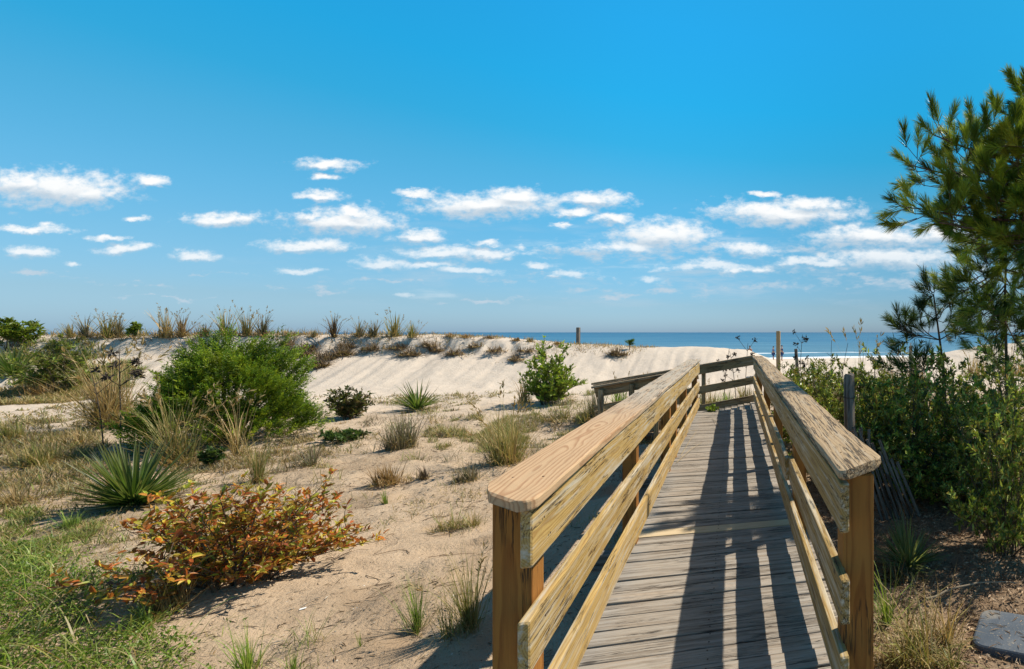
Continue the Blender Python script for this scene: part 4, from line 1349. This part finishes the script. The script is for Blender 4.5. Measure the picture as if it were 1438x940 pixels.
# ------------------------------------------------------------------ blue grey slab in the litter
q, d = gnd(1428, 918)
mb = MB()
pts = []
W2, D2, rc = 0.36, 0.22, 0.08
for cx, cy, a0 in ((W2 - rc, D2 - rc, 0), (-W2 + rc, D2 - rc, PI / 2), (-W2 + rc, -D2 + rc, PI), (W2 - rc, -D2 + rc, 1.5 * PI)):
    for a in np.linspace(a0, a0 + PI / 2, 7):
        pts.append((cx + rc * math.cos(a), cy + rc * math.sin(a)))
n = len(pts)
lay = [(1.0, -0.05), (1.0, 0.035), (0.985, 0.052), (0.95, 0.060), (0.6, 0.068)]
v = [(x * s, y * s, z) for s, z in lay for x, y in pts]
f = [(j * n + i, j * n + (i + 1) % n, (j + 1) * n + (i + 1) % n, (j + 1) * n + i) for j in range(4) for i in range(n)]
mb.add(v, [np.array(f), np.array([[4 * n + i for i in range(n)]])])
o = mb.obj('utility_cover', M['slab'], loc=q + np.array([0.14, 0.06, 0.01]), smooth=False)
o.rotation_euler = (0.05, -0.06, math.radians(-38))
tag(o, 'flat blue grey cover with rounded corners lying in the leaf litter', 'cover')

slab_rot = o.rotation_euler.to_matrix(); slab_loc = o.location.copy()
# fallen stick
p0 = gnd(1300, 852)[0]; p1 = gnd(1430, 823)[0]
mb = MB()
c = bez(p0 + [0, 0, .04], (p0 + p1) / 2 + np.array([0, 0.05, 0.13]), p1 + [0, 0, .02], 10) + R.normal(0, 0.006, (10, 3))
tube(mb, c, 0.008, 0.004, 6, np.array([0.3, 0.24, 0.17]))
tube(mb, [c[6], c[6] + [0.03, 0.06, 0.09], c[6] + [0.02, 0.1, 0.2]], 0.005, 0.002, 5)
tag(mb.obj('fallen_stick', M['litter']), 'long pale bare stick lying across the leaf litter above the slab', 'stick')
p0 = gnd(214, 740)[0]; p1 = gnd(237, 733)[0]
mb = MB()
tube(mb, [p0 + [0, 0, .02], (p0 + p1) / 2 + [0, 0, .035], p1 + [0, 0, .03]], 0.026, 0.022, 8, np.array([0.33, 0.28, 0.23]))
tag(mb.obj('driftwood', M['litter']), 'short grey piece of driftwood on the sand beside the large yucca', 'driftwood')
# white scrap near the red shrub
p0, d = gnd(425, 857)
mb = MB()
mb.add([(-.03, -.012, 0.004), (.03, -.010, 0.008), (.033, .012, 0.014), (-.028, .014, 0.010), (-.03, -.012, 0.008), (.03, -.010, 0.012), (.033, .012, 0.018), (-.028, .014, 0.014)],
       [np.array([[0, 3, 2, 1], [4, 5, 6, 7], [0, 1, 5, 4], [1, 2, 6, 5], [2, 3, 7, 6], [3, 0, 4, 7]])], np.array([0.75, 0.74, 0.72]))
o = mb.obj('shell_fragment', M['litter'], loc=p0); o.rotation_euler = (0, 0, 0.5); o.scale = (0.6, 0.6, 0.6)
tag(o, 'white shell fragment on the sand at the edge of the red shrub shadow', 'shell')

# ------------------------------------------------------------------ ground stuff
def inpoly(px, py, poly):
    x, y = px, py; c = np.zeros(len(x), bool); n = len(poly)
    for i in range(n):
        x1, y1 = poly[i]; x2, y2 = poly[(i + 1) % n]
        cond = ((y1 > y) != (y2 > y)) & (x < (x2 - x1) * (y - y1) / (y2 - y1 + 1e-9) + x1)
        c ^= cond
    return c


def to_px(p):
    r = p - CAM[None]
    dd = r @ FWD
    return CX + F * (r @ RGT) / dd, CY - F * r[:, 2] / dd, dd


def scatter(n, box, keep):
    """ground points in a world box, kept by a test on position"""
    x = box[0] + (box[1] - box[0]) * R.random(n); y = box[2] + (box[3] - box[2]) * R.random(n)
    p = np.stack([x, y, height(x, y)], 1)
    return p[keep(p)]


# fresh green ground cover on the near left
def patch(poly):
    w = np.array([gnd(a, b)[0][:2] for a, b in poly])
    return w


poly = patch([(-260, 935), (-120, 800), (0, 775), (60, 782), (110, 800), (140, 820), (165, 860), (200, 900), (270, 930), (290, 1010), (-260, 1100)])
def keepg(p):
    e = 0.30 * fbm(p[:, 0] * 2.2, p[:, 1] * 2.2) + 0.16 * fbm(p[:, 0] * 7, p[:, 1] * 7) + 0.05 * R.normal(0, 1, len(p))
    return inpoly(p[:, 0] + e, p[:, 1] + 1.3 * e, poly)
p = scatter(30000, (poly[:, 0].min(), poly[:, 0].max(), poly[:, 1].min(), poly[:, 1].max()), keepg)
p = p[:14000]
n = len(p); mb = MB()
k = n // 3
m2 = 1500
blades(mb, p[R.integers(0, n, m2)], R.random(m2) * 6.28, 0.2 + 0.7 * R.random(m2), 0.14 + 0.28 * R.random(m2), 0.5 + R.random(m2), 0.004 + 0.007 * R.random(m2) ** 2, rcol(G_TAN[:2] + G_BRIGHT + [(0.3, 0.36, 0.08), (0.4, 0.36, 0.14)], m2), 5)
blades(mb, p[:k], R.random(k) * 6.28, 0.3 + 0.9 * R.random(k), 0.07 + 0.13 * R.random(k), 0.6 * R.random(k) + .3, 0.004 + 0.003 * R.random(k), rcol([(0.15, 0.22, 0.025), (0.22, 0.27, 0.05), (0.10, 0.17, 0.02), (0.3, 0.27, 0.09)], k), 3)
m = n - k
pp = np.repeat(p[k:], 2, 0) + np.concatenate([R.normal(0, 0.02, (2 * m, 2)), 0.02 + 0.07 * R.random((2 * m, 1))], 1)
leaves(mb, pp, R.normal(0, 1, (2 * m, 3)) + [0, 0, .3], unit(R.normal(0, .5, (2 * m, 3)) + [0, 0, 1]), 0.022 + 0.02 * R.random(2 * m), 0.011 + 0.008 * R.random(2 * m), rcol([(0.11, 0.19, 0.02), (0.17, 0.27, 0.03), (0.25, 0.33, 0.05), (0.06, 0.11, 0.015)], 2 * m))
tag(mb.obj('ground_cover', M['leaf']), 'bright green mat of low creeping plants and grass near the red shrub', 'ground cover', kind='stuff')

# sparse dry grass over the vegetated sand
mb = MB()
def keepd(p):
    x, y = p[:, 0], p[:, 1]
    m_ = fbm(x * 0.55 + 9, y * 0.55 + 2, 3) + 0.25 * fbm(x * 2.5, y * 2.5, 2)
    px, py, dd = to_px(p)
    lim = 0.06 - 0.18 * sstep(260, 60, px) - 0.10 * sstep(620, 850, px) * sstep(650, 600, py)
    return (m_ > lim) & (x < XL - 0.3) & (R.random(len(x)) < 0.8)
p0 = scatter(9500, (-16, XL - 0.3, 3.0, 17), keepd)
cl = R.integers(5, 16, len(p0))
p = np.repeat(p0, cl, 0); n = len(p)
p = p + np.concatenate([R.normal(0, 0.055, (n, 2)), np.zeros((n, 1))], 1)
p[:, 2] = height(p[:, 0], p[:, 1]) - 0.005
dist = np.linalg.norm(p[:, :2], axis=1)
hs = np.repeat(0.4 + R.random(len(p0)) ** 2, cl)
blades(mb, p, R.random(n) * 6.28, 0.2 + 1.0 * R.random(n), (0.03 + 0.13 * R.random(n)) * hs, 0.2 + 0.7 * R.random(n), np.maximum(0.0025, 0.0009 * dist), rcol(G_MIX + G_TAN + G_GREY, n), 3)
p0 = scatter(1500, (-14, XL - 0.5, 3.6, 16), lambda p: (fbm(p[:, 0] * 0.7 + 1, p[:, 1] * 0.7 + 5, 3) > -0.05) & (p[:, 0] < XL - 0.5) & (inpoly(*to_px(p)[:2], [(470, 690), (690, 690), (690, 960), (440, 960)]) == False))[:520]
cl = R.integers(14, 60, len(p0)); rr_ = 0.04 + 0.10 * R.random(len(p0)); hh_ = 0.06 + 0.20 * R.random(len(p0)) ** 2
ii = np.repeat(np.arange(len(p0)), cl); n = len(ii)
p = p0[ii] + np.concatenate([R.normal(0, 1, (n, 2)) * rr_[ii][:, None], np.zeros((n, 1))], 1)
p[:, 2] = height(p[:, 0], p[:, 1]) - 0.005
tone = np.array([G_GREY, G_BROWN + G_GREY, G_MIX, G_TAN, G_MIX + G_GREEN], dtype=object)[R.integers(0, 5, len(p0))]
cc = np.concatenate([rcol(tone[i], c_) for i, c_ in enumerate(cl)])
blades(mb, p, R.random(n) * 6.28, 0.1 + 0.9 * R.random(n), hh_[ii] * (0.4 + 0.8 * R.random(n)), 0.2 + 0.8 * R.random(n), np.maximum(0.003, 0.0008 * np.linalg.norm(p[:, :2], axis=1)), cc, 3)
# low wiry growth all along the dune crest and its broken edge
xx = R.uniform(-24, -3.2, 900); yy = 21.9 + R.normal(0, 0.55, 900) - 0.8 * fbm(xx * 0.25, 5.5 + 0 * xx)
keep = fbm(xx * 1.2, yy * 0.6, 3) > -0.12
xx = np.repeat(xx[keep], 12) + R.normal(0, .12, 12 * keep.sum()); yy = np.repeat(yy[keep], 12) + R.normal(0, .12, 12 * keep.sum())
p = np.stack([xx, yy, height(xx, yy) - .01], 1); n = len(p)
tall = np.where(xx < -12, 1.0, 0.55)
blades(mb, p, R.random(n) * 6.28, 0.2 + 0.9 * R.random(n), tall * (0.08 + 0.34 * R.random(n) ** 2), 0.3 + 0.9 * R.random(n), np.full(n, 0.016), rcol(G_RUST + G_TAN + G_MIX + G_BROWN, n), 3)
# denser olive mats
for pl, cnt, cs, hh in [
    ([(-60, 600), (60, 592), (140, 606), (135, 650), (190, 690), (60, 715), (-60, 740)], 9000, G_MIX + G_GREY + G_TAN, 0.20),
    ([(590, 612), (640, 590), (740, 583), (850, 575), (880, 590), (800, 625), (700, 640), (620, 632)], 7000, G_MIX + [(0.17, 0.2, 0.06)], 0.16),
    ([(-60, 556), (30, 545), (150, 540), (160, 562), (60, 568), (-60, 575)], 3500, G_TAN + G_MIX, 0.22),
    ([(-30, 535), (10, 490), (90, 478), (190, 500), (200, 545), (90, 556)], 4200, G_MIX + G_GREEN, 0.26),
    ([(210, 640), (300, 625), (440, 612), (470, 640), (380, 655), (250, 668)], 2600, G_GREY + G_TAN, 0.13),
    ([(30, 715), (130, 722), (140, 765), (60, 790), (-40, 790)], 3000, G_GREEN + G_MIX, 0.13)]:
    w = patch(pl)
    def kp(p, w=w):
        e = 0.35 * fbm(p[:, 0] * 1.6, p[:, 1] * 1.6)
        return inpoly(p[:, 0] + e, p[:, 1] + e, w) & (fbm(p[:, 0] * 1.3 + 4, p[:, 1] * 1.3, 3) > -0.08)
    cnt = int(cnt * 1.5)
    p = scatter(cnt * 5, (w[:, 0].min(), w[:, 0].max(), w[:, 1].min(), w[:, 1].max()), kp)[:cnt]
    n = len(p)
    if n:
        dist = np.linalg.norm(p[:, :2], axis=1)
        blades(mb, p, R.random(n) * 6.28, 0.1 + 1.1 * R.random(n), hh * (0.3 + 0.8 * R.random(n)), 0.2 + 0.9 * R.random(n), np.maximum(0.0025, 0.00075 * dist), rcol(cs, n), 3)
tag(mb.obj('dry_grass', M['grass']), 'sparse dry grass and weeds scattered over the sand', 'dry grass', kind='stuff')

# sticks, shell bits and crumbs on the sand
mb = MB()
p = scatter(34000, (-9, XL - 0.1, 1.8, 14), lambda p: (fbm(p[:, 0] * 1.1, p[:, 1] * 1.1, 3) > -0.2 + 0.2 * R.random(len(p))))
n = len(p)
a = R.random(n) * 6.28
d_ = np.stack([np.cos(a), np.sin(a), R.normal(0.03, .12, n)], 1)
cols = rcol([(0.12, 0.08, 0.05), (0.2, 0.14, 0.09), (0.3, 0.22, 0.14), (0.07, 0.05, 0.04), (0.5, 0.45, 0.38)], n)
leaves(mb, p + [0, 0, .006], d_, np.tile([[0, 0, 1.0]], (n, 1)) + R.normal(0, .3, (n, 3)), 0.010 + 0.10 * R.random(n) ** 4, 0.004 + 0.007 * R.random(n), cols, 0.3)
for i in range(90):      # thin roots and twigs lying on the sand
    a = R.random() * 6.28; x0 = R.uniform(-6.5, XL - .4); y0 = R.uniform(2.2, 9)
    c = np.array([(x0 + math.cos(a + 0.5 * math.sin(k_ * .9 + i)) * k_ * .05, y0 + math.sin(a + 0.5 * math.sin(k_ * .9 + i)) * k_ * .05, 0) for k_ in range(random.randint(3, 10))])
    c[:, 2] = height(c[:, 0], c[:, 1]) + 0.006 + 0.012 * R.random(len(c))
    tube(mb, c, 0.004, 0.0015, 4, np.array([0.16, 0.11, 0.07]))
tag(mb.obj('beach_litter', M['litter']), 'bits of twig, dead leaf and shell strewn over the sand', 'litter', kind='stuff')

# leaf litter under the hedge
mb = MB()
p = scatter(42000, (XR + 0.22, 6.0, 1.2, 7), lambda p: p[:, 1] > 0.4 * p[:, 0])
n = len(p)
a = R.random(n) * 6.28
d_ = np.stack([np.cos(a), np.sin(a), R.normal(0.15, .3, n)], 1)
cols = rcol([(0.20, 0.12, 0.075), (0.33, 0.22, 0.14), (0.46, 0.33, 0.22), (0.11, 0.07, 0.045), (0.55, 0.43, 0.31)], n)
thin = R.random(n) < 0.6
leaves(mb, p + np.stack([0 * a, 0 * a, 0.004 + .02 * R.random(n)], 1), d_, unit(np.array([[0, 0, 1.0]]) + R.normal(0, .5, (n, 3))), np.where(thin, 0.09, 0.045) * (0.6 + .7 * R.random(n)), np.where(thin, 0.004, 0.018) * (0.7 + .6 * R.random(n)), cols, 0.2)
m_ = 70
lp = [slab_loc + slab_rot @ Vector((R.uniform(-.32, .3), R.uniform(-.19, .19), 0.071)) for _ in range(m_)]
a = R.random(m_) * 6.28
leaves(mb, np.array([tuple(x) for x in lp]), np.stack([np.cos(a), np.sin(a), 0.02 + 0 * a], 1), unit(np.array([[0, 0, 1.0]]) + R.normal(0, .2, (m_, 3))), 0.03 + 0.08 * R.random(m_), 0.003 + 0.006 * R.random(m_), rcol([(0.33, 0.22, 0.14), (0.46, 0.33, 0.22), (0.2, 0.13, 0.08)], m_), 0.2)
tag(mb.obj('leaf_litter', M['litter']), 'brown leaf and needle litter covering the soil under the hedge', 'leaf litter', kind='stuff')

# a few dead straws lying on the deck
mb = MB()
for a, b in (((956, 640), (978, 606)), ((950, 650), (985, 622)), ((1000, 588), (1012, 606)), ((958, 612), (980, 604))):
    p0 = on_z(*a, 0.006); p1 = on_z(*b, 0.006)
    tube(mb, [p0, (p0 + p1) / 2 + [0.01, 0.02, 0.03], p1], 0.004, 0.002, 4, np.array([0.36, 0.27, 0.15]))
tag(mb.obj('loose_straw', M['litter']), 'few dead straws lying on the far part of the deck', 'straw', kind='stuff')

# ------------------------------------------------------------------ people far away on the beach
def person(px, d, h, lab, top_mat, arm, turn):
    q = at(px, 467, d); q[2] = hz(q[0], q[1])
    e = empty('person', q, lab, 'person', 'people on the far beach')
    e.rotation_euler = (0, 0, turn)
    s = h / 1.75
    V = [(0, 0, .92), (0, 0, 1.12), (0, 0, 1.36), (0, 0, 1.50), (0, -.01, 1.60), (0, -.015, 1.70),
         (.10, 0, .88), (.11, -.02, .48), (.11, 0, .08), (.11, -.13, .03), (-.10, 0, .88), (-.11, .02, .48), (-.11, .03, .08), (-.11, -.10, .03),
         (.19, 0, 1.38), (.25, .02, 1.12), (.23, -.08 if not arm else -.2, .88 if not arm else 1.0), (-.19, 0, 1.38), (-.25, .02, 1.12), (-.23, -.08, .88)]
    E = [(0, 1), (1, 2), (2, 3), (3, 4), (4, 5), (0, 6), (6, 7), (7, 8), (8, 9), (0, 10), (10, 11), (11, 12), (12, 13), (2, 14), (14, 15), (15, 16), (2, 17), (17, 18), (18, 19)]
    RR = [.15, .14, .16, .06, .095, .08, .09, .06, .045, .035, .09, .06, .045, .035, .06, .045, .035, .06, .045, .035]

    def skin(name, vs, es, rs, mat, parent):
        me = bpy.data.meshes.new(name); me.from_pydata([tuple(np.array(x) * s) for x in vs], es, [])
        o = bpy.data.objects.new(name, me); COL.objects.link(o); o.parent = parent
        md = o.modifiers.new('skin', 'SKIN')
        if not me.skin_vertices: me.attributes.new('skin', 'FLOAT', 'POINT')
        for i, rr in enumerate(rs):
            me.skin_vertices[0].data[i].radius = (rr * s, rr * s * .85)
        me.skin_vertices[0].data[0].use_root = True
        sb = o.modifiers.new('sub', 'SUBSURF'); sb.levels = 1; sb.render_levels = 2
        me.materials.append(mat)
        return o
    return e, skin, V, E, RR


def add_people():
    for px, d, h, lab, tm, arm, turn in [
            (1053, 56, 1.75, 'bather in rust red top standing on the far beach beyond the railing corner', 'pinkred', False, 2.6),
            (1086, 58, 1.68, 'person in blue shirt beside the tan post on the far beach', 'blue', True, -1.2),
            (1098, 57, 1.78, 'person in navy clothes standing behind the tan post on the far beach', 'navy', True, 1.9)]:
        e, skin, V, E, RR = person(px, d, h, lab, M[tm], arm, turn)
        import bmesh
        me = bpy.data.meshes.new('body')
        s = h / 1.75
        bm = bmesh.new()
        lay = bm.verts.layers.skin.verify()
        vs = []
        for p, rr in zip(V, RR):
            b_ = bm.verts.new(tuple(np.array(p) * s)); b_[lay].radius = (rr * s, rr * s * 0.85); vs.append(b_)
        vs[0][lay].use_root = True
        for a, b in E: bm.edges.new((vs[a], vs[b]))
        bm.to_mesh(me); bm.free()
        o = bpy.data.objects.new('body', me); COL.objects.link(o); o.parent = e
        o.modifiers.new('skin', 'SKIN'); sb = o.modifiers.new('sub', 'SUBSURF'); sb.levels = 1; sb.render_levels = 2
        me.materials.append(M['skin'])
        # clothes and hair follow the body
        def shell(name, idx, edges, grow, mat):
            me = bpy.data.meshes.new(name); bm = bmesh.new(); lay = bm.verts.layers.skin.verify(); vv = {}
            for i in idx:
                b_ = bm.verts.new(tuple(np.array(V[i]) * s)); b_[lay].radius = (RR[i] * s * grow, RR[i] * s * .85 * grow); vv[i] = b_
            vv[idx[0]][lay].use_root = True
            for a, b in edges: bm.edges.new((vv[a], vv[b]))
            bm.to_mesh(me); bm.free()
            o = bpy.data.objects.new(name, me); COL.objects.link(o); o.parent = e
            o.modifiers.new('skin', 'SKIN'); sb = o.modifiers.new('sub', 'SUBSURF'); sb.levels = 1; sb.render_levels = 2
            me.materials.append(mat)
        shell('shirt', [1, 2, 14, 15, 17, 18], [(1, 2), (2, 14), (14, 15), (2, 17), (17, 18)], 1.14, M[tm])
        shell('shorts', [0, 6, 7, 10, 11], [(0, 6), (6, 7), (0, 10), (10, 11)], 1.18, M['navy'])
        mb = MB()
        u = np.linspace(0, 2 * PI, 12, endpoint=False); v = []
        for w_ in np.linspace(0.05, PI / 2, 6)[::-1]:
            v += [(0.098 * s * math.sin(w_) * math.cos(a), 0.015 * s + 0.108 * s * math.sin(w_) * math.sin(a), (1.665 + 0.12 * math.cos(w_)) * s) for a in u]
        f = [(j * 12 + i, j * 12 + (i + 1) % 12, (j + 1) * 12 + (i + 1) % 12, (j + 1) * 12 + i) for j in range(5) for i in range(12)]
        mb.add(v, [np.array(f), np.array([[60 + i for i in range(12)]])])
        mb.obj('hair', M['hair'], e, smooth=True)


add_people()

# ------------------------------------------------------------------ light
SAZ = math.radians(22)      # sun ahead of +X by this angle
SEL = math.radians(54.0)
sdir = np.array([math.cos(SAZ) * math.cos(SEL), math.sin(SAZ) * math.cos(SEL), math.sin(SEL)])
ld = bpy.data.lights.new('sun', 'SUN'); ld.energy = 5.0; ld.angle = math.radians(0.55); ld.color = (1.0, 0.92, 0.78)
lo = bpy.data.objects.new('sun', ld); COL.objects.link(lo)
lo.rotation_euler = Vector(sdir).to_track_quat('Z', 'Y').to_euler()

world = bpy.data.worlds.new('World'); scene.world = world; world.use_nodes = True
nt = world.node_tree; nt.nodes.clear(); k = N(nt)
out = k.node('ShaderNodeOutputWorld'); bg = k.node('ShaderNodeBackground'); bg.inputs[1].default_value = 0.075
sky = k.node('ShaderNodeTexSky'); sky.sky_type = 'NISHITA'; sky.sun_disc = False
sky.sun_elevation = SEL; sky.sun_rotation = PI / 2 - SAZ
sky.altitude = 0; sky.air_density = 1.0; sky.dust_density = 0.6; sky.ozone_density = 2.5
dirv = k.node('ShaderNodeTexCoord').outputs['Generated']
dx, dy, dz = k.sep(dirv)
fw = k.vmath('DOT_PRODUCT', dirv, tuple(FWD)); rt = k.vmath('DOT_PRODUCT', dirv, tuple(RGT))
fwc = k.math('MAXIMUM', fw, 0.05)
# clear-air colour by height above the horizon (multiplies the sky texture)
gain = k.ramp(k.math('MAXIMUM', dz, 0.0), [(0, (0.760, 1.165, 1.900)), (0.05, (0.752, 1.088, 1.472)), (0.12, (0.688, 1.248, 1.472)), (0.19, (0.592, 1.424, 1.583)), (0.263, (0.448, 1.568, 1.680)), (0.325, (0.239, 1.680, 1.839)), (0.4, (0.160, 1.839, 2.080)), (0.5, (0.168, 1.920, 2.271)), (0.56, (0.176, 1.920, 2.271)), (0.72, (0.750, 0.800, 0.800)), (1, (0.750, 0.750, 0.750))])
skyc = k.mix(1.0, sky.outputs[0], gain, 'MULTIPLY')
sh = k.vmath('DOT_PRODUCT', dirv, (math.cos(SAZ), math.sin(SAZ), 0.0))
even = k.math('SUBTRACT', 1.0, k.math('MULTIPLY', k.smooth(sh, 0.12, 0.78), 0.36))
skyc = k.mix(1.0, skyc, k.comb(even, even, even), 'MULTIPLY')
U = k.math('DIVIDE', rt, fwc); V = k.math('DIVIDE', dz, fwc)
P = k.comb(U, V, 0.0)
nz = k.noisec(k.scale(P, (1.0, 2.0, 1)), 11.0, 6, 0.62)
P1 = k.vmath('ADD', P, k.vmath('MULTIPLY', k.vmath('SUBTRACT', nz, (0.5, 0.5, 0.5)), (0.085, 0.040, 0.0)))
CL = [(75, 266, 105, 26), (30, 258, 60, 20), (120, 272, 56, 18), (213, 254, 32, 9), (195, 306, 22, 5), (315, 309, 58, 11), (45, 322, 55, 6), (150, 331, 36, 5), (38, 354, 36, 9), (175, 348, 42, 8), (98, 370, 14, 4), (275, 360, 35, 8),
      (455, 230, 52, 9), (460, 249, 26, 6), (450, 276, 38, 8), (487, 311, 82, 18), (435, 303, 26, 7), (500, 300, 40, 12), (435, 346, 70, 10), (425, 380, 36, 5), (585, 272, 34, 5), (685, 288, 105, 18), (722, 278, 52, 14), (585, 333, 40, 10), (540, 370, 42, 9), (625, 356, 62, 10), (685, 356, 40, 9),
      (833, 281, 54, 12), (860, 308, 36, 9), (790, 317, 20, 4), (757, 374, 23, 6), (805, 300, 34, 8), (685, 340, 20, 6), (930, 330, 72, 20), (890, 345, 70, 10), (1050, 350, 42, 10), (1100, 300, 108, 18), (1140, 288, 54, 11), (1075, 272, 22, 5),
      (1225, 333, 90, 18), (1255, 362, 110, 15), (910, 392, 18, 5), (800, 385, 34, 6), (1000, 375, 80, 7), (1150, 366, 64, 8), (575, 415, 14, 3), (650, 380, 60, 6), (1330, 330, 60, 14), (600, 372, 50, 6)]
HZ = [(700, 352, 130, 10), (840, 352, 110, 12), (960, 348, 120, 14), (1060, 372, 130, 10), (1180, 348, 120, 14), (1290, 350, 110, 20), (760, 392, 120, 6), (900, 410, 120, 6), (1080, 400, 150, 8), (1240, 395, 140, 10), (560, 395, 90, 5), (430, 405, 60, 4), (300, 385, 60, 4), (190, 395, 50, 4), (60, 385, 50, 4), (240, 420, 70, 3), (690, 425, 90, 4), (1360, 380, 100, 14)]


def cloud_field(Pv, lst):
    cur = None
    for (cx, cy, w, h) in lst:
        u0 = (cx - CX) / F; v0 = (CY - cy) / F
        d = k.vmath('LENGTH', k.vmath('MULTIPLY', k.vmath('SUBTRACT', Pv, (u0, v0, 0)), (F / w / 1.22, F / h / 1.25, 0)))
        s = min(1.0, 0.45 + h / 24.0)
        d = k.math('ADD', d, (1 - s) * 0.30)
        cur = d if cur is None else k.math('MINIMUM', cur, d)
    return k.math('SUBTRACT', 1.0, cur)


fine = k.noise(k.scale(P, (1, 1.7, 1)), 34.0, 6, 0.62)
e1 = cloud_field(P1, CL)
dens = k.smooth(k.math('ADD', e1, k.math('MULTIPLY', k.math('SUBTRACT', fine, 0.5), 1.7)), -0.10, 0.80)
P2 = k.vmath('ADD', P1, (0.006, 0.013, 0))
e2 = cloud_field(P2, CL)
lit = k.smooth(k.math('SUBTRACT', e1, e2), -0.35, 0.35)
lit = k.math('ADD', k.math('MULTIPLY', lit, 0.8), k.math('MULTIPLY', fine, 0.18))
eh = cloud_field(k.vmath('ADD', P1, k.scale(k.vmath('SUBTRACT', nz, (0.5, 0.5, 0.5)), (0.12, 0.05, 0.0))), HZ)
puff = k.noise(k.scale(P, (1, 2.4, 1)), 22.0, 6, 0.6)
veil = k.smooth(k.math('ADD', k.math('MULTIPLY', eh, 0.55), k.math('MULTIPLY', k.math('SUBTRACT', puff, 0.47), 3.0)), 0.05, 1.0)
veil = k.math('MULTIPLY', k.math('MULTIPLY', veil, k.smooth(eh, -0.6, 0.4)), 0.85)
# thin far cloud streaks near the horizon
stn = k.noise(k.vmath('MULTIPLY', P, (5.0, 30.0, 1)), 1.0, 6, 0.6)
stm = k.math('MULTIPLY', k.smooth(V, 0.03, 0.09), k.smooth(V, 0.27, 0.14))
stm = k.math('MULTIPLY', stm, k.smooth(U, -1.5, -0.3))
streak = k.math('MULTIPLY', k.math('MULTIPLY', k.smooth(stn, 0.46, 0.74), stm), 0.6)
ahead = k.smooth(fw, 0.05, 0.2)
ccol = k.mix(lit, (5.2, 6.5, 7.7), (11.0, 11.0, 10.9))
fade_low = k.smooth(V, 0.03, 0.22)
dens = k.math('MULTIPLY', dens, k.math('ADD', 0.34, k.math('MULTIPLY', fade_low, 0.66)))
tot = k.math('MULTIPLY', k.math('MAXIMUM', k.math('MAXIMUM', dens, veil), streak), ahead)
skyc = k.mix(tot, skyc, ccol)
nt.links.new(skyc, bg.inputs[0]); nt.links.new(bg.outputs[0], out.inputs[0])
world.cycles.sampling_method = 'MANUAL'; world.cycles.sample_map_resolution = 512

# ------------------------------------------------------------------ camera and render settings
cd = bpy.data.cameras.new('camera'); cam = bpy.data.objects.new('camera', cd); COL.objects.link(cam)
cam.location = CAM; cam.rotation_euler = (PI / 2, 0, -TH)
cd.sensor_width = 36.0; cd.lens = F / 1438 * 36.0
cd.shift_x = -(CX - 719.0) / 1438.0
cd.shift_y = -(470.0 - CY) / 1438.0
cd.clip_start = 0.05; cd.clip_end = 60000
scene.camera = cam
vs = scene.view_settings
vs.view_transform = 'Standard'; vs.look = 'None'; vs.exposure = 0.35; vs.gamma = 1.0
scene.cycles.max_bounces = 6; scene.cycles.diffuse_bounces = 3; scene.cycles.transmission_bounces = 3; scene.cycles.transparent_max_bounces = 4
